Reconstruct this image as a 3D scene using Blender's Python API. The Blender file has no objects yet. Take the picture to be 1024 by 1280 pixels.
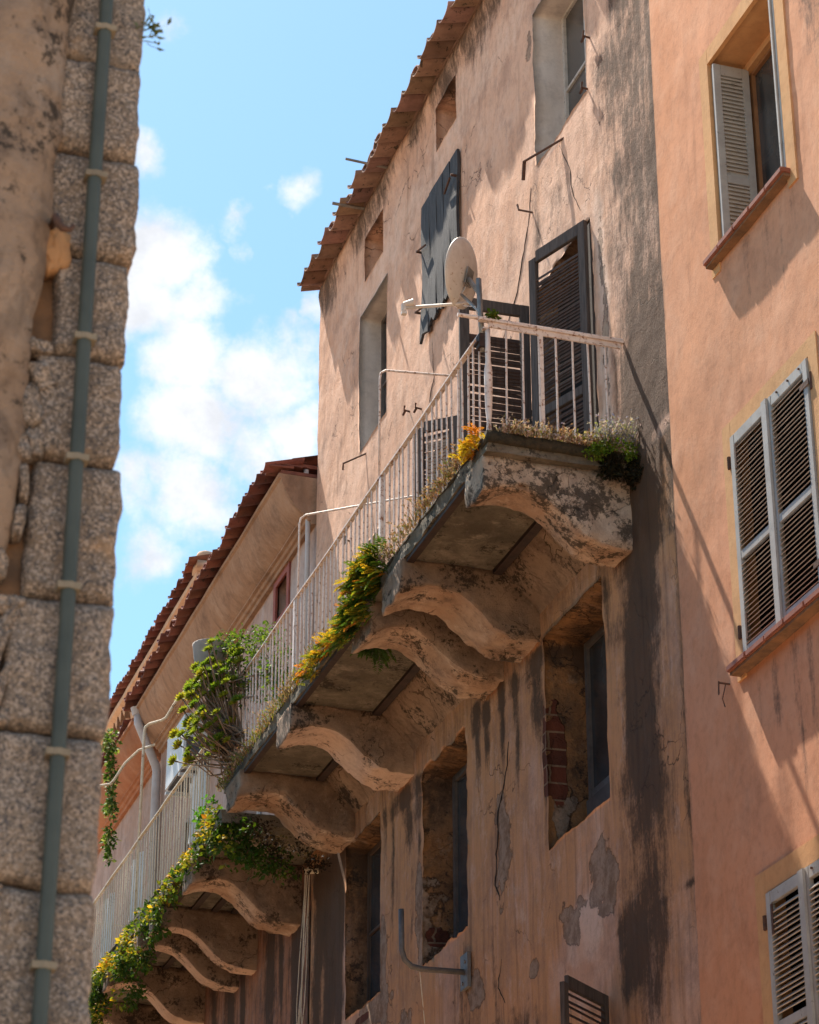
import bpy, math, random
import numpy as np
from mathutils import Vector, Matrix
random.seed(7); RS = np.random.RandomState(11)
R = math.radians
scene = bpy.context.scene
COL = scene.collection
X0 = 6.6          # plane of the facades along the street
XB = 5.5          # outer edge of the balconies
# ------------------------------------------------------------------ numpy noise
_T = RS.rand(256, 256).astype(np.float64)
def vnoise(u, v):
    iu = np.floor(u).astype(int); iv = np.floor(v).astype(int)
    fu = u-iu; fv = v-iv
    fu = fu*fu*(3-2*fu); fv = fv*fv*(3-2*fv)
    a = _T[iu % 256, iv % 256]; b = _T[(iu+1) % 256, iv % 256]
    c = _T[iu % 256, (iv+1) % 256]; d = _T[(iu+1) % 256, (iv+1) % 256]
    return (a*(1-fu)+b*fu)*(1-fv)+(c*(1-fu)+d*fu)*fv
def fbm(u, v, o=4):
    s = 0; a = .5; t = 0
    for i in range(o):
        s = s+a*vnoise(u*2**i+17.3*i, v*2**i+5.1*i); t += a; a *= .5
    return s/t
def sstep(a, b, x):
    t = np.clip((x-a)/(b-a), 0, 1); return t*t*(3-2*t)
# ------------------------------------------------------------------ object helpers
def empty(name, loc, label=None, cat=None, group=None):
    o = bpy.data.objects.new(name, None); COL.objects.link(o); o.location = loc
    o.empty_display_size = .2
    tag(o, label, cat, group); return o
def tag(o, label=None, cat=None, group=None, kind=None):
    if label: o['label'] = label
    if cat: o['category'] = cat
    if group: o['group'] = group
    if kind: o['kind'] = kind
    return o
def par(o, parent):
    if parent is not None:
        o.parent = parent
        w = parent.location if parent.parent is None else Vector((0, 0, 0))
        o.matrix_parent_inverse = Matrix.Translation(-w)
class MB:
    def __init__(s): s.v = []; s.f = []; s.c = []; s.m = []
    def add(s, vs, fs, col=None, mi=0):
        n = len(s.v); s.v += [tuple(p) for p in vs]
        for f in fs:
            s.f.append(tuple(i+n for i in f)); s.c.append(col); s.m.append(mi)
        return s
    def box(s, a, b, col=None, jit=0, mi=0):
        x0, y0, z0 = a; x1, y1, z1 = b
        P = [(x, y, z) for x in (x0, x1) for y in (y0, y1) for z in (z0, z1)]
        if jit: P = [tuple(c+random.uniform(-jit, jit) for c in p) for p in P]
        return s.add(P, [(0,1,3,2),(4,6,7,5),(0,4,5,1),(2,3,7,6),(0,2,6,4),(1,5,7,3)], col, mi)
    def obox(s, o, ux, uy, uz, col=None, mi=0):   # origin corner + three edge vectors
        o = Vector(o); ux = Vector(ux); uy = Vector(uy); uz = Vector(uz)
        P = [o+ux*i+uy*j+uz*k for i in (0,1) for j in (0,1) for k in (0,1)]
        return s.add(P, [(0,1,3,2),(4,6,7,5),(0,4,5,1),(2,3,7,6),(0,2,6,4),(1,5,7,3)], col, mi)
    def tube(s, pts, r, n=8, col=None, cap=True, mi=0):
        pts = [Vector(p) for p in pts]; rr = r if isinstance(r, (list, tuple)) else [r]*len(pts)
        rings = []; ref = None
        for i, p in enumerate(pts):
            d = (pts[min(i+1, len(pts)-1)]-pts[max(i-1, 0)]).normalized()
            if ref is None:
                ref = d.orthogonal().normalized()
            ref = (ref-d*ref.dot(d)).normalized(); q = d.cross(ref)
            rings.append([p+(ref*math.cos(2*math.pi*k/n)+q*math.sin(2*math.pi*k/n))*rr[i] for k in range(n)])
        V = [v for g in rings for v in g]; F = []
        for i in range(len(pts)-1):
            for k in range(n):
                F.append((i*n+k, i*n+(k+1) % n, (i+1)*n+(k+1) % n, (i+1)*n+k))
        if cap: F.append(tuple(range(n))[::-1]); F.append(tuple((len(pts)-1)*n+k for k in range(n)))
        return s.add(V, F, col, mi)
    def prism_y(s, prof, y0, y1, col=None, ny=1, disp=0, mi=0):   # profile of (x, z) extruded along y
        n = len(prof); V = []
        for j in range(ny+1):
            y = y0+(y1-y0)*j/ny
            for (x, z) in prof: V.append((x, y, z))
        F = []
        for j in range(ny):
            for k in range(n):
                F.append((j*n+k, j*n+(k+1) % n, (j+1)*n+(k+1) % n, (j+1)*n+k))
        F.append(tuple(range(n))); F.append(tuple(ny*n+k for k in range(n))[::-1])
        return s.add(V, F, col, mi)
    def build(s, name, mat, parent=None, smooth=False, bevel=0, sub=0, disp=0, dsc=8, recalc=True):
        me = bpy.data.meshes.new(name); me.from_pydata([tuple(v) for v in s.v], [], s.f); me.validate()
        if recalc:
            import bmesh
            b = bmesh.new(); b.from_mesh(me)
            bmesh.ops.recalc_face_normals(b, faces=b.faces)
            if bevel:
                bmesh.ops.bevel(b, geom=b.edges[:], offset=bevel, segments=2, affect='EDGES', clamp_overlap=True)
            if sub: bmesh.ops.subdivide_edges(b, edges=b.edges[:], cuts=sub, use_grid_fill=True)
            if disp:
                from mathutils import noise
                for v in b.verts:
                    q = noise.noise_vector(v.co*dsc); q2 = noise.noise_vector(v.co*dsc*2.7)
                    v.co += (q+q2*.45)*disp
            b.to_mesh(me); b.free()
        mats = mat if isinstance(mat, (list, tuple)) else [mat]
        for m in mats: me.materials.append(m)
        if len(mats) > 1 and not bevel and not sub and len(me.polygons) == len(s.m):
            me.polygons.foreach_set('material_index', s.m)
        if any(c is not None for c in s.c) and len(me.polygons) == len(s.c):
            at = me.color_attributes.new('tint', 'FLOAT_COLOR', 'CORNER')
            arr = np.ones((len(me.loops), 4), dtype=np.float32)
            for p, c in zip(me.polygons, s.c):
                if c is not None: arr[p.loop_start:p.loop_start+p.loop_total, :3] = c
            at.data.foreach_set('color', arr.ravel())
        if smooth: me.polygons.foreach_set('use_smooth', [True]*len(me.polygons))
        o = bpy.data.objects.new(name, me); COL.objects.link(o); par(o, parent)
        return o
# ------------------------------------------------------------------ materials
class NT:
    def __init__(s, name):
        s.m = bpy.data.materials.new(name); s.m.use_nodes = True; s.t = s.m.node_tree
        s.t.nodes.clear(); s.out = s.t.nodes.new('ShaderNodeOutputMaterial')
    def n(s, ty, **kw):
        nd = s.t.nodes.new('ShaderNode'+ty)
        for k, v in kw.items(): setattr(nd, k, v)
        return nd
    def lk(s, a, b): s.t.links.new(a, b)
    def setin(s, nd, key, v):
        if v is None: return
        if isinstance(v, bpy.types.NodeSocket): s.lk(v, nd.inputs[key])
        else:
            i = nd.inputs[key]
            if i.type == 'RGBA' and len(v) == 3: v = (*v, 1)
            i.default_value = v
    def coord(s, sc=(1, 1, 1), kind='Object', loc=(0, 0, 0)):
        tc = s.n('TexCoord'); mp = s.n('Mapping'); s.lk(tc.outputs[kind], mp.inputs[0])
        mp.inputs['Scale'].default_value = sc; mp.inputs['Location'].default_value = loc
        return mp.outputs[0]
    def noise(s, vec, sc, det=5, rough=.55, dist=0):
        nd = s.n('TexNoise'); s.lk(vec, nd.inputs['Vector'])
        nd.inputs['Scale'].default_value = sc; nd.inputs['Detail'].default_value = det
        nd.inputs['Roughness'].default_value = rough; nd.inputs['Distortion'].default_value = dist
        return nd.outputs[0]
    def math(s, op, a, b=0., c=None, clamp=False):
        nd = s.n('Math', operation=op); nd.use_clamp = clamp
        s.setin(nd, 0, a); s.setin(nd, 1, b)
        if c is not None: s.setin(nd, 2, c)
        return nd.outputs[0]
    def ramp(s, fac, lo, hi, a=0., b=1.):
        nd = s.n('MapRange', interpolation_type='SMOOTHSTEP'); s.setin(nd, 0, fac)
        nd.inputs[1].default_value = lo; nd.inputs[2].default_value = hi
        nd.inputs[3].default_value = a; nd.inputs[4].default_value = b
        return nd.outputs[0]
    def mix(s, fac, a, b, mode='MIX'):
        nd = s.n('Mix', data_type='RGBA', blend_type=mode); s.setin(nd, 0, fac)
        s.setin(nd, 6, a); s.setin(nd, 7, b); return nd.outputs[2]
    def attr(s, name):
        nd = s.n('Attribute', attribute_name=name); sp = s.n('SeparateColor'); s.lk(nd.outputs['Color'], sp.inputs[0])
        return nd.outputs['Color'], sp.outputs
    def bump(s, h, st=.3, dist=.02, nrm=None):
        nd = s.n('Bump'); s.setin(nd, 'Height', h); nd.inputs['Strength'].default_value = st
        nd.inputs['Distance'].default_value = dist
        if nrm is not None: s.lk(nrm, nd.inputs['Normal'])
        return nd.outputs[0]
    def bsdf(s, col, rough=.9, nrm=None, metal=0, spec=.25, **kw):
        b = s.n('BsdfPrincipled'); s.setin(b, 'Base Color', col); s.setin(b, 'Roughness', rough)
        s.setin(b, 'Metallic', metal); s.setin(b, 'Specular IOR Level', spec)
        for k, v in kw.items(): s.setin(b, k.replace('_', ' '), v)
        if nrm is not None: s.lk(nrm, b.inputs['Normal'])
        s.lk(b.outputs[0], s.out.inputs[0]); return s.m

def plaster(name, A, B, Cw=(.36, .17, .07), stain_shade=(.055, .036, .026), peel=(.30, .225, .17), grime=.25,
            rel=.5, speck=0., light=(.55, .42, .34), streak=.35, mott=.5, crk=.0):
    t = NT(name); P = t.coord(); PS = t.coord((1, 3.2, .28)); PF = t.coord((1, 1, 1))
    _, m = t.attr('m'); _, q = t.attr('q')
    big = t.noise(P, .55, 6, .6); mid = t.noise(P, 3.1, 7, .65, .3); fine = t.noise(P, 34, 6, .7)
    st = t.noise(PS, 2.2, 7, .62); st2 = t.noise(t.coord((1, 7, .35), loc=(3, 9, 1)), 2.0, 5, .6)
    col = t.mix(t.ramp(big, .36, .66), A, B)
    col = t.mix(t.math('MULTIPLY', t.ramp(mid, .42, .75), .45), col, light)
    # ochre wash
    w = t.math('ADD', m[2], t.math('MULTIPLY', t.math('SUBTRACT', st, .5), 1.2))
    col = t.mix(t.math('MULTIPLY', t.ramp(w, .25, .9), .85), col, Cw)
    # pale, chalky places
    pl = t.math('ADD', q[0], t.math('MULTIPLY', t.math('SUBTRACT', mid, .5), 1.1))
    col = t.mix(t.math('MULTIPLY', t.ramp(pl, .3, .9), .8), col, light)
    # fine mottling
    col = t.mix(t.math('MULTIPLY', t.ramp(t.noise(P, 14, 5, .7), .45, .72), .28), col, (A[0]*.55, A[1]*.5, A[2]*.5))
    # weathered mottling at several scales
    mo1 = t.ramp(t.noise(t.coord(loc=(1, 4, 2)), 1.7, 12, .76), .47, .66)
    col = t.mix(t.math('MULTIPLY', mo1, .60*mott), col, (A[0]*.34, A[1]*.33, A[2]*.36))
    mo2 = t.ramp(t.noise(t.coord((1, 1.6, .7), loc=(8, 3, 5)), 5.5, 12, .8), .50, .68)
    col = t.mix(t.math('MULTIPLY', mo2, .55*mott), col, (A[0]*.38, A[1]*.40, A[2]*.46))
    mo3 = t.ramp(t.noise(t.coord((1, 1.3, .8), loc=(2, 8, 9)), 3.1, 12, .78), .52, .70)
    col = t.mix(t.math('MULTIPLY', mo3, .7*mott), col, light)
    if crk:
        vd = t.n('TexVoronoi', feature='DISTANCE_TO_EDGE'); wv = t.n('VectorMath', operation='ADD'); nzc = t.n('TexNoise'); t.lk(P, nzc.inputs[0]); nzc.inputs['Scale'].default_value = 4; nzc.inputs['Detail'].default_value = 6
        scl = t.n('VectorMath', operation='SCALE'); t.lk(nzc.outputs[1], scl.inputs[0]); scl.inputs[3].default_value = .45
        t.lk(P, wv.inputs[0]); t.lk(scl.outputs[0], wv.inputs[1]); t.lk(wv.outputs[0], vd.inputs[0]); vd.inputs['Scale'].default_value = 1.5
        ck = t.math('MULTIPLY', t.ramp(vd.outputs[0], .003, .010, 1, 0), t.ramp(t.noise(t.coord(loc=(3, 3, 3)), 1.3, 4), .62-.16*crk, .70-.1*crk))
        col = t.mix(t.math('MULTIPLY', ck, .75), col, (.06, .035, .025))
    # general grime streaks
    g = t.math('MULTIPLY', t.ramp(st, .52, .8), grime)
    col = t.mix(g, col, (stain_shade[0]*2.6, stain_shade[1]*2.6, stain_shade[2]*2.6))
    g2 = t.math('MULTIPLY', t.ramp(st2, .50, .72), streak*1.1)
    col = t.mix(t.math('MULTIPLY', g2, t.ramp(w, .1, .6)), col, (.075, .042, .028))
    # placed stains and painted dark areas, broken up by streaks and grain
    sm = t.math('ADD', t.math('MULTIPLY', t.math('SUBTRACT', t.noise(t.coord((1, 2.6, .5), loc=(4, 1, 6)), 4.5, 12, .74), .5), 1.7), t.math('MULTIPLY', t.math('SUBTRACT', t.noise(t.coord(loc=(6, 2, 2)), 6, 12, .78), .5), 1.3))
    sm = t.math('ADD', sm, t.math('MULTIPLY', t.math('SUBTRACT', fine, .5), .5))
    sv = t.math('ADD', m[0], t.math('MULTIPLY', sm, t.math('MINIMUM', t.math('ADD', t.math('MULTIPLY', m[0], 4.), .1), 1.)))
    col = t.mix(t.math('MULTIPLY', t.ramp(sv, .18, .92), .88), col, stain_shade)
    if speck:
        s1 = t.ramp(t.math('ADD', t.noise(P, 26, 9, .78), t.math('MULTIPLY', t.math('SUBTRACT', t.noise(P, 3.3, 4, .6), .5), .95)), .62-.13*speck, .72-.11*speck)
        col = t.mix(t.math('MULTIPLY', s1, .85), col, (.03, .024, .02))
        s2 = t.ramp(t.noise(t.coord(loc=(5, 2, 7)), 5.5, 9, .8), .54, .66)
        col = t.mix(t.math('MULTIPLY', s2, .55*speck), col, (.09, .06, .04))
    # exposed render
    pv = t.math('ADD', m[1], t.math('MULTIPLY', t.math('SUBTRACT', t.noise(P, 4.5, 8, .68), .5), t.math('MINIMUM', t.math('MULTIPLY', m[1], 2.2), 1.25)))
    pm = t.ramp(pv, .47, .52)
    pcol = t.mix(t.ramp(t.noise(t.coord(loc=(7, 7, 1)), 7, 9, .75), .4, .62), peel, (peel[0]*.42, peel[1]*.38, peel[2]*.36))
    pcol = t.mix(.22, pcol, col)
    col = t.mix(pm, col, pcol)
    edge = t.math('MULTIPLY', t.ramp(pv, .43, .475), t.math('SUBTRACT', 1., t.ramp(pv, .475, .52)))
    col = t.mix(t.math('MULTIPLY', edge, .7), col, (.06, .04, .03))
    # bricks where the plaster is gone
    br = t.n('TexBrick'); t.lk(t.coord((1, 1, 1)), br.inputs[0])
    cx = t.n('CombineXYZ'); sp = t.n('SeparateXYZ'); t.lk(P, sp.inputs[0])
    t.lk(t.math('ADD', sp.outputs[0], sp.outputs[1]), cx.inputs[0]); t.lk(sp.outputs[2], cx.inputs[1]); t.lk(cx.outputs[0], br.inputs[0])
    br.inputs['Scale'].default_value = 1; br.inputs['Brick Width'].default_value = .3; br.inputs['Row Height'].default_value = .14
    br.inputs['Mortar Size'].default_value = .008
    br.inputs[1].default_value = (.13, .04, .024, 1); br.inputs[2].default_value = (.08, .03, .02, 1); br.inputs[3].default_value = (.20, .13, .085, 1)
    bv = t.ramp(t.math('ADD', q[1], t.math('MULTIPLY', t.math('SUBTRACT', t.noise(P, 6, 4), .5), .7)), .46, .52)
    col = t.mix(bv, col, br.outputs[0])
    h = t.math('ADD', t.math('MULTIPLY', mid, .6), t.math('MULTIPLY', fine, .22))
    h = t.math('SUBTRACT', h, t.math('MULTIPLY', pm, .25))
    h = t.math('SUBTRACT', h, t.math('MULTIPLY', bv, .3))
    h = t.math('ADD', h, t.math('MULTIPLY', t.noise(P, 90, 3, .6), .07))
    h = t.math('SUBTRACT', h, t.math('MULTIPLY', edge, .15))
    h = t.math('SUBTRACT', h, t.math('MULTIPLY', mo2, .10*mott))
    if crk: h = t.math('SUBTRACT', h, t.math('MULTIPLY', ck, .3))
    return t.bsdf(col, .95, t.bump(h, rel, .035), spec=.12)

def simple(name, A, B=None, sc=6, rough=.7, bs=.3, bd=.01, metal=0, spec=.3, stretch=(1, 1, 1), rust=None, rustamt=.5, tint=False):
    t = NT(name); P = t.coord(stretch); B = B or tuple(c*.6 for c in A)
    n1 = t.noise(P, sc, 6, .65); col = t.mix(t.ramp(n1, .35, .68), A, B)
    if rust:
        r = t.ramp(t.noise(t.coord(), sc*2.5, 7, .75, .4), .62-rustamt*.2, .68-rustamt*.16); col = t.mix(r, col, rust)
    if tint:
        c, _ = t.attr('tint'); col = t.mix(1., col, c, 'MULTIPLY')
    h = t.math('ADD', n1, t.math('MULTIPLY', t.noise(P, sc*7, 4, .7), .4))
    return t.bsdf(col, rough, t.bump(h, bs, bd), metal, spec)
def leafmat(name, rough=.62, trans=.35):
    t = NT(name); c, _ = t.attr('tint'); n1 = t.noise(t.coord(), 25, 3)
    col = t.mix(t.ramp(n1, .3, .7), c, t.mix(1., c, (.6, .65, .5), 'MULTIPLY'))
    b = t.n('BsdfPrincipled'); t.lk(col, b.inputs['Base Color']); b.inputs['Roughness'].default_value = rough
    b.inputs['Specular IOR Level'].default_value = .15
    tr = t.n('BsdfTranslucent'); t.lk(t.mix(1., col, (1.25, 1.2, .6), 'MULTIPLY'), tr.inputs[0])
    mx = t.n('MixShader'); mx.inputs[0].default_value = trans; t.lk(b.outputs[0], mx.inputs[1]); t.lk(tr.outputs[0], mx.inputs[2])
    t.lk(mx.outputs[0], t.out.inputs[0]); return t.m

M = {}
M['old'] = plaster('old_plaster', (.62, .385, .275), (.55, .315, .21), (.52, .25, .105), grime=.42, rel=.75, light=(.68, .49, .39), mott=.72, crk=.7)
M['corbel'] = plaster('corbel_stone', (.32, .215, .15), (.21, .135, .09), (.32, .15, .06), grime=.5, rel=1.1, light=(.42, .30, .22), speck=.55, mott=1., crk=1.2)
M['corbel_end'] = plaster('lichened_stone', (.48, .37, .29), (.38, .27, .19), (.36, .22, .12), grime=.35, rel=1., light=(.62, .48, .37), speck=.95, mott=1., crk=1.)
M['corbel_pale'] = plaster('pale_corbel', (.60, .43, .34), (.50, .34, .25), (.4, .23, .12), grime=.3, rel=.9, light=(.6, .44, .35), speck=.3, mott=.7, crk=1.)  # pale underside bands, bounce light included in their colour
M['corbel_band'] = plaster('weathered_lit_band', (.46, .31, .22), (.33, .20, .13), (.36, .19, .09), grime=.4, rel=1.1, light=(.66, .53, .43), speck=.7, mott=1., crk=1.)  # weathered stone, lightened to include the bounce light on undersides
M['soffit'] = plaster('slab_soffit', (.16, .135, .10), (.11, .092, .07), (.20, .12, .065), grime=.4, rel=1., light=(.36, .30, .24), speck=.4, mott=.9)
M['orange'] = plaster('orange_plaster', (.61, .28, .15), (.64, .31, .18), (.54, .225, .105), grime=.16, rel=.2, light=(.67, .395, .265), mott=.42, stain_shade=(.13, .085, .065), streak=.2)
M['ochre'] = plaster('ochre_surround', (.62, .345, .165), (.58, .31, .145), (.5, .27, .11), mott=.25, grime=.1, rel=.2, light=(.66, .42, .22), streak=.1)
M['h2wall'] = plaster('rose_plaster', (.46, .31, .25), (.38, .24, .175), (.44, .17, .07), mott=.7, grime=.35, rel=.4, light=(.50, .41, .38))
M['h2cove'] = plaster('cove_plaster', (.38, .235, .155), (.30, .17, .105), (.36, .18, .09), grime=.6, rel=.3, light=(.44, .31, .23), mott=.9)
M['h4cove'] = plaster('red_cove', (.40, .18, .10), (.34, .14, .075), (.36, .15, .08), grime=.3, rel=.5, light=(.46, .27, .18))
M['h3wall'] = plaster('far_plaster', (.56, .43, .36), (.50, .36, .28), (.5, .32, .2), grime=.15, rel=.3, light=(.60, .50, .45))
M['h3corn'] = plaster('far_cornice', (.56, .38, .26), (.50, .33, .22), (.46, .28, .17), grime=.2, rel=.4, light=(.58, .44, .33))
M['white_reveal'] = plaster('whitewashed_reveal', (.60, .53, .48), (.52, .44, .38), (.45, .3, .2), grime=.25, rel=.3, light=(.64, .58, .54))
M['rev_dirty'] = plaster('decayed_reveal', (.34, .20, .12), (.22, .125, .08), (.34, .16, .06), grime=.5, rel=1.1, light=(.44, .32, .23), speck=.5, mott=1., crk=1.2)
M['tile'] = simple('old_roof_tile', (.34, .215, .165), (.23, .145, .11), 5, .9, .5, .01, tint=True, rust=(.075, .055, .045), rustamt=.3)
M['tile_red'] = simple('red_roof_tile', (.25, .095, .068), (.16, .06, .045), 5, .85, .5, .01, tint=True, rust=(.08, .05, .04), rustamt=.25)
M['terracotta'] = simple('terracotta_sill', (.30, .105, .06), (.22, .075, .045), 8, .6, .3, .005)
M['rail'] = simple('flaking_white_paint', (.76, .64, .57), (.64, .50, .43), 9, .55, .3, .004, rust=(.28, .12, .06), rustamt=.42)
M['rail2'] = simple('cream_paint', (.68, .58, .44), (.56, .46, .33), 9, .55, .3, .004, rust=(.26, .13, .06), rustamt=.25)
M['steel'] = simple('rusty_steel_beam', (.05, .03, .024), (.03, .02, .018), 9, .8, .5, .005)
M['greymetal'] = simple('galvanised_steel', (.27, .245, .22), (.17, .155, .14), 14, .45, .2, .003, metal=.5)
M['darkpipe'] = simple('weathered_pipe', (.17, .155, .145), (.11, .10, .095), 12, .6, .2, .003, metal=.2)
M['iron'] = simple('rusty_iron', (.06, .035, .028), (.11, .05, .03), 25, .85, .5, .004)
M['dish'] = simple('dish_paint', (.60, .53, .47), (.50, .42, .36), 6, .5, .1, .002, rust=(.35, .24, .17), rustamt=.15)
M['shut_brown'] = simple('weathered_dark_wood', (.085, .046, .033), (.045, .027, .02), 10, .85, .6, .006, stretch=(3, 3, .5))
M['shut_stile'] = simple('weathered_grey_wood', (.10, .08, .072), (.055, .044, .04), 10, .85, .6, .006, stretch=(6, 6, .4))
M['shut_blue'] = simple('peeling_blue_boards', (.065, .062, .066), (.016, .016, .019), 9, .8, .8, .008, stretch=(9, 9, .3), rust=(.03, .03, .03), rustamt=.1)
M['shut_grey'] = simple('grey_shutter_paint', (.40, .375, .345), (.33, .305, .28), 8, .55, .15, .003, rust=(.17, .15, .13), rustamt=.08)
M['shut_slat'] = simple('grey_slats', (.42, .365, .32), (.33, .28, .245), 8, .6, .15, .003)
M['frame_white'] = simple('chipped_white_frame', (.52, .48, .44), (.42, .38, .34), 10, .6, .4, .004, rust=(.10, .08, .07), rustamt=.25)
M['frame_blue'] = simple('bluegrey_frame', (.15, .125, .11), (.10, .085, .078), 10, .6, .3, .004)
M['frame_brown'] = simple('brown_frame', (.30, .15, .07), (.24, .115, .055), 8, .5, .2, .003)
M['oldwood'] = simple('old_window_wood', (.13, .085, .06), (.08, .055, .04), 12, .8, .5, .004, stretch=(5, 5, .5))
M['dark'] = simple('unlit_interior_black', (.012, .01, .01), (.008, .007, .007), 5, .9)  # near-black colour standing in for the darkness of unlit rooms
M['concrete'] = simple('grey_render', (.15, .12, .10), (.10, .08, .07), 4, .95, .6, .01)
M['conduit'] = simple('greygreen_conduit', (.06, .068, .058), (.045, .052, .045), 6, .5, .1, .002)
M['clip'] = simple('tan_clip', (.23, .185, .13), (.17, .135, .095), 9, .7)
M['downpipe'] = simple('pale_downpipe', (.48, .45, .45), (.40, .36, .35), 4, .5, .1, .003)
M['ac'] = simple('ac_casing', (.60, .60, .60), (.52, .50, .48), 4, .5, .1, .002)
M['acdark'] = simple('ac_grille', (.10, .105, .115), (.06, .06, .07), 20, .6, .3, .003)
M['redpaint'] = simple('red_window_paint', (.30, .085, .06), (.22, .065, .05), 6, .8, .3, .004)
M['pot'] = simple('grey_pot', (.30, .27, .25), (.22, .2, .185), 5, .8, .2, .003)
M['bark'] = simple('grey_stem', (.24, .17, .12), (.15, .10, .075), 20, .9, .6, .003)
M['soil'] = simple('dry_moss', (.07, .05, .03), (.035, .03, .02), 30, 1, 1, .02)
M['crack'] = simple('crack_dark', (.035, .024, .02), (.025, .02, .016), 20, 1)
M['leaf'] = leafmat('leaf'); M['dry'] = leafmat('dry_stalks', .8, .25)
M['cloth_white'] = simple('white_cloth', (.70, .68, .66), (.6, .57, .55), 4, .8)
# glass: dark reflective panes
def glassm():
    t = NT('window_glass'); n1 = t.noise(t.coord(), 2.2, 4, .5)
    col = t.mix(t.ramp(n1, .35, .65), (.035, .033, .032), (.075, .072, .07))
    return t.bsdf(col, .18, None, 0, .6)
M['glass'] = glassm()
def granite():
    t = NT('granite'); P = t.coord()
    big = t.noise(P, 2.2, 5, .6); med = t.noise(P, 60, 5, .65); v = t.n('TexVoronoi'); t.lk(P, v.inputs[0]); v.inputs['Scale'].default_value = 210
    v2 = t.n('TexVoronoi'); t.lk(P, v2.inputs[0]); v2.inputs['Scale'].default_value = 150
    col = t.mix(t.ramp(big, .35, .65), (.30, .225, .17), (.235, .185, .15))
    oi = t.n('ObjectInfo'); col = t.mix(t.math('MULTIPLY', oi.outputs['Random'], .75), col, (.17, .125, .095))
    col = t.mix(t.ramp(med, .5, .66), col, (.115, .10, .095))
    sp = t.n('SeparateColor'); t.lk(v.outputs['Color'], sp.inputs[0])
    col = t.mix(t.math('MULTIPLY', t.ramp(sp.outputs[0], .72, .8), .75), col, (.05, .047, .05))
    sp2 = t.n('SeparateColor'); t.lk(v2.outputs['Color'], sp2.inputs[0])
    col = t.mix(t.math('MULTIPLY', t.ramp(sp2.outputs[1], .66, .8), .7), col, (.42, .33, .27))
    col = t.mix(t.math('MULTIPLY', t.ramp(t.noise(P, 5, 5, .7), .55, .75), .55), col, (.40, .24, .13))
    h = t.math('ADD', t.math('MULTIPLY', med, .5), t.math('MULTIPLY', t.noise(P, 9, 5, .7), 1.))
    return t.bsdf(col, .92, t.bump(h, .8, .02), spec=.15)
M['granite'] = granite()
M['rubble_plaster'] = plaster('left_plaster', (.30, .205, .145), (.24, .16, .11), (.34, .18, .09), grime=.35, rel=1., light=(.33, .27, .23), speck=.12, mott=.8)
M['mortar'] = simple('earthy_mortar', (.26, .14, .075), (.14, .085, .055), 7, 1, 1, .02)

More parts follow.
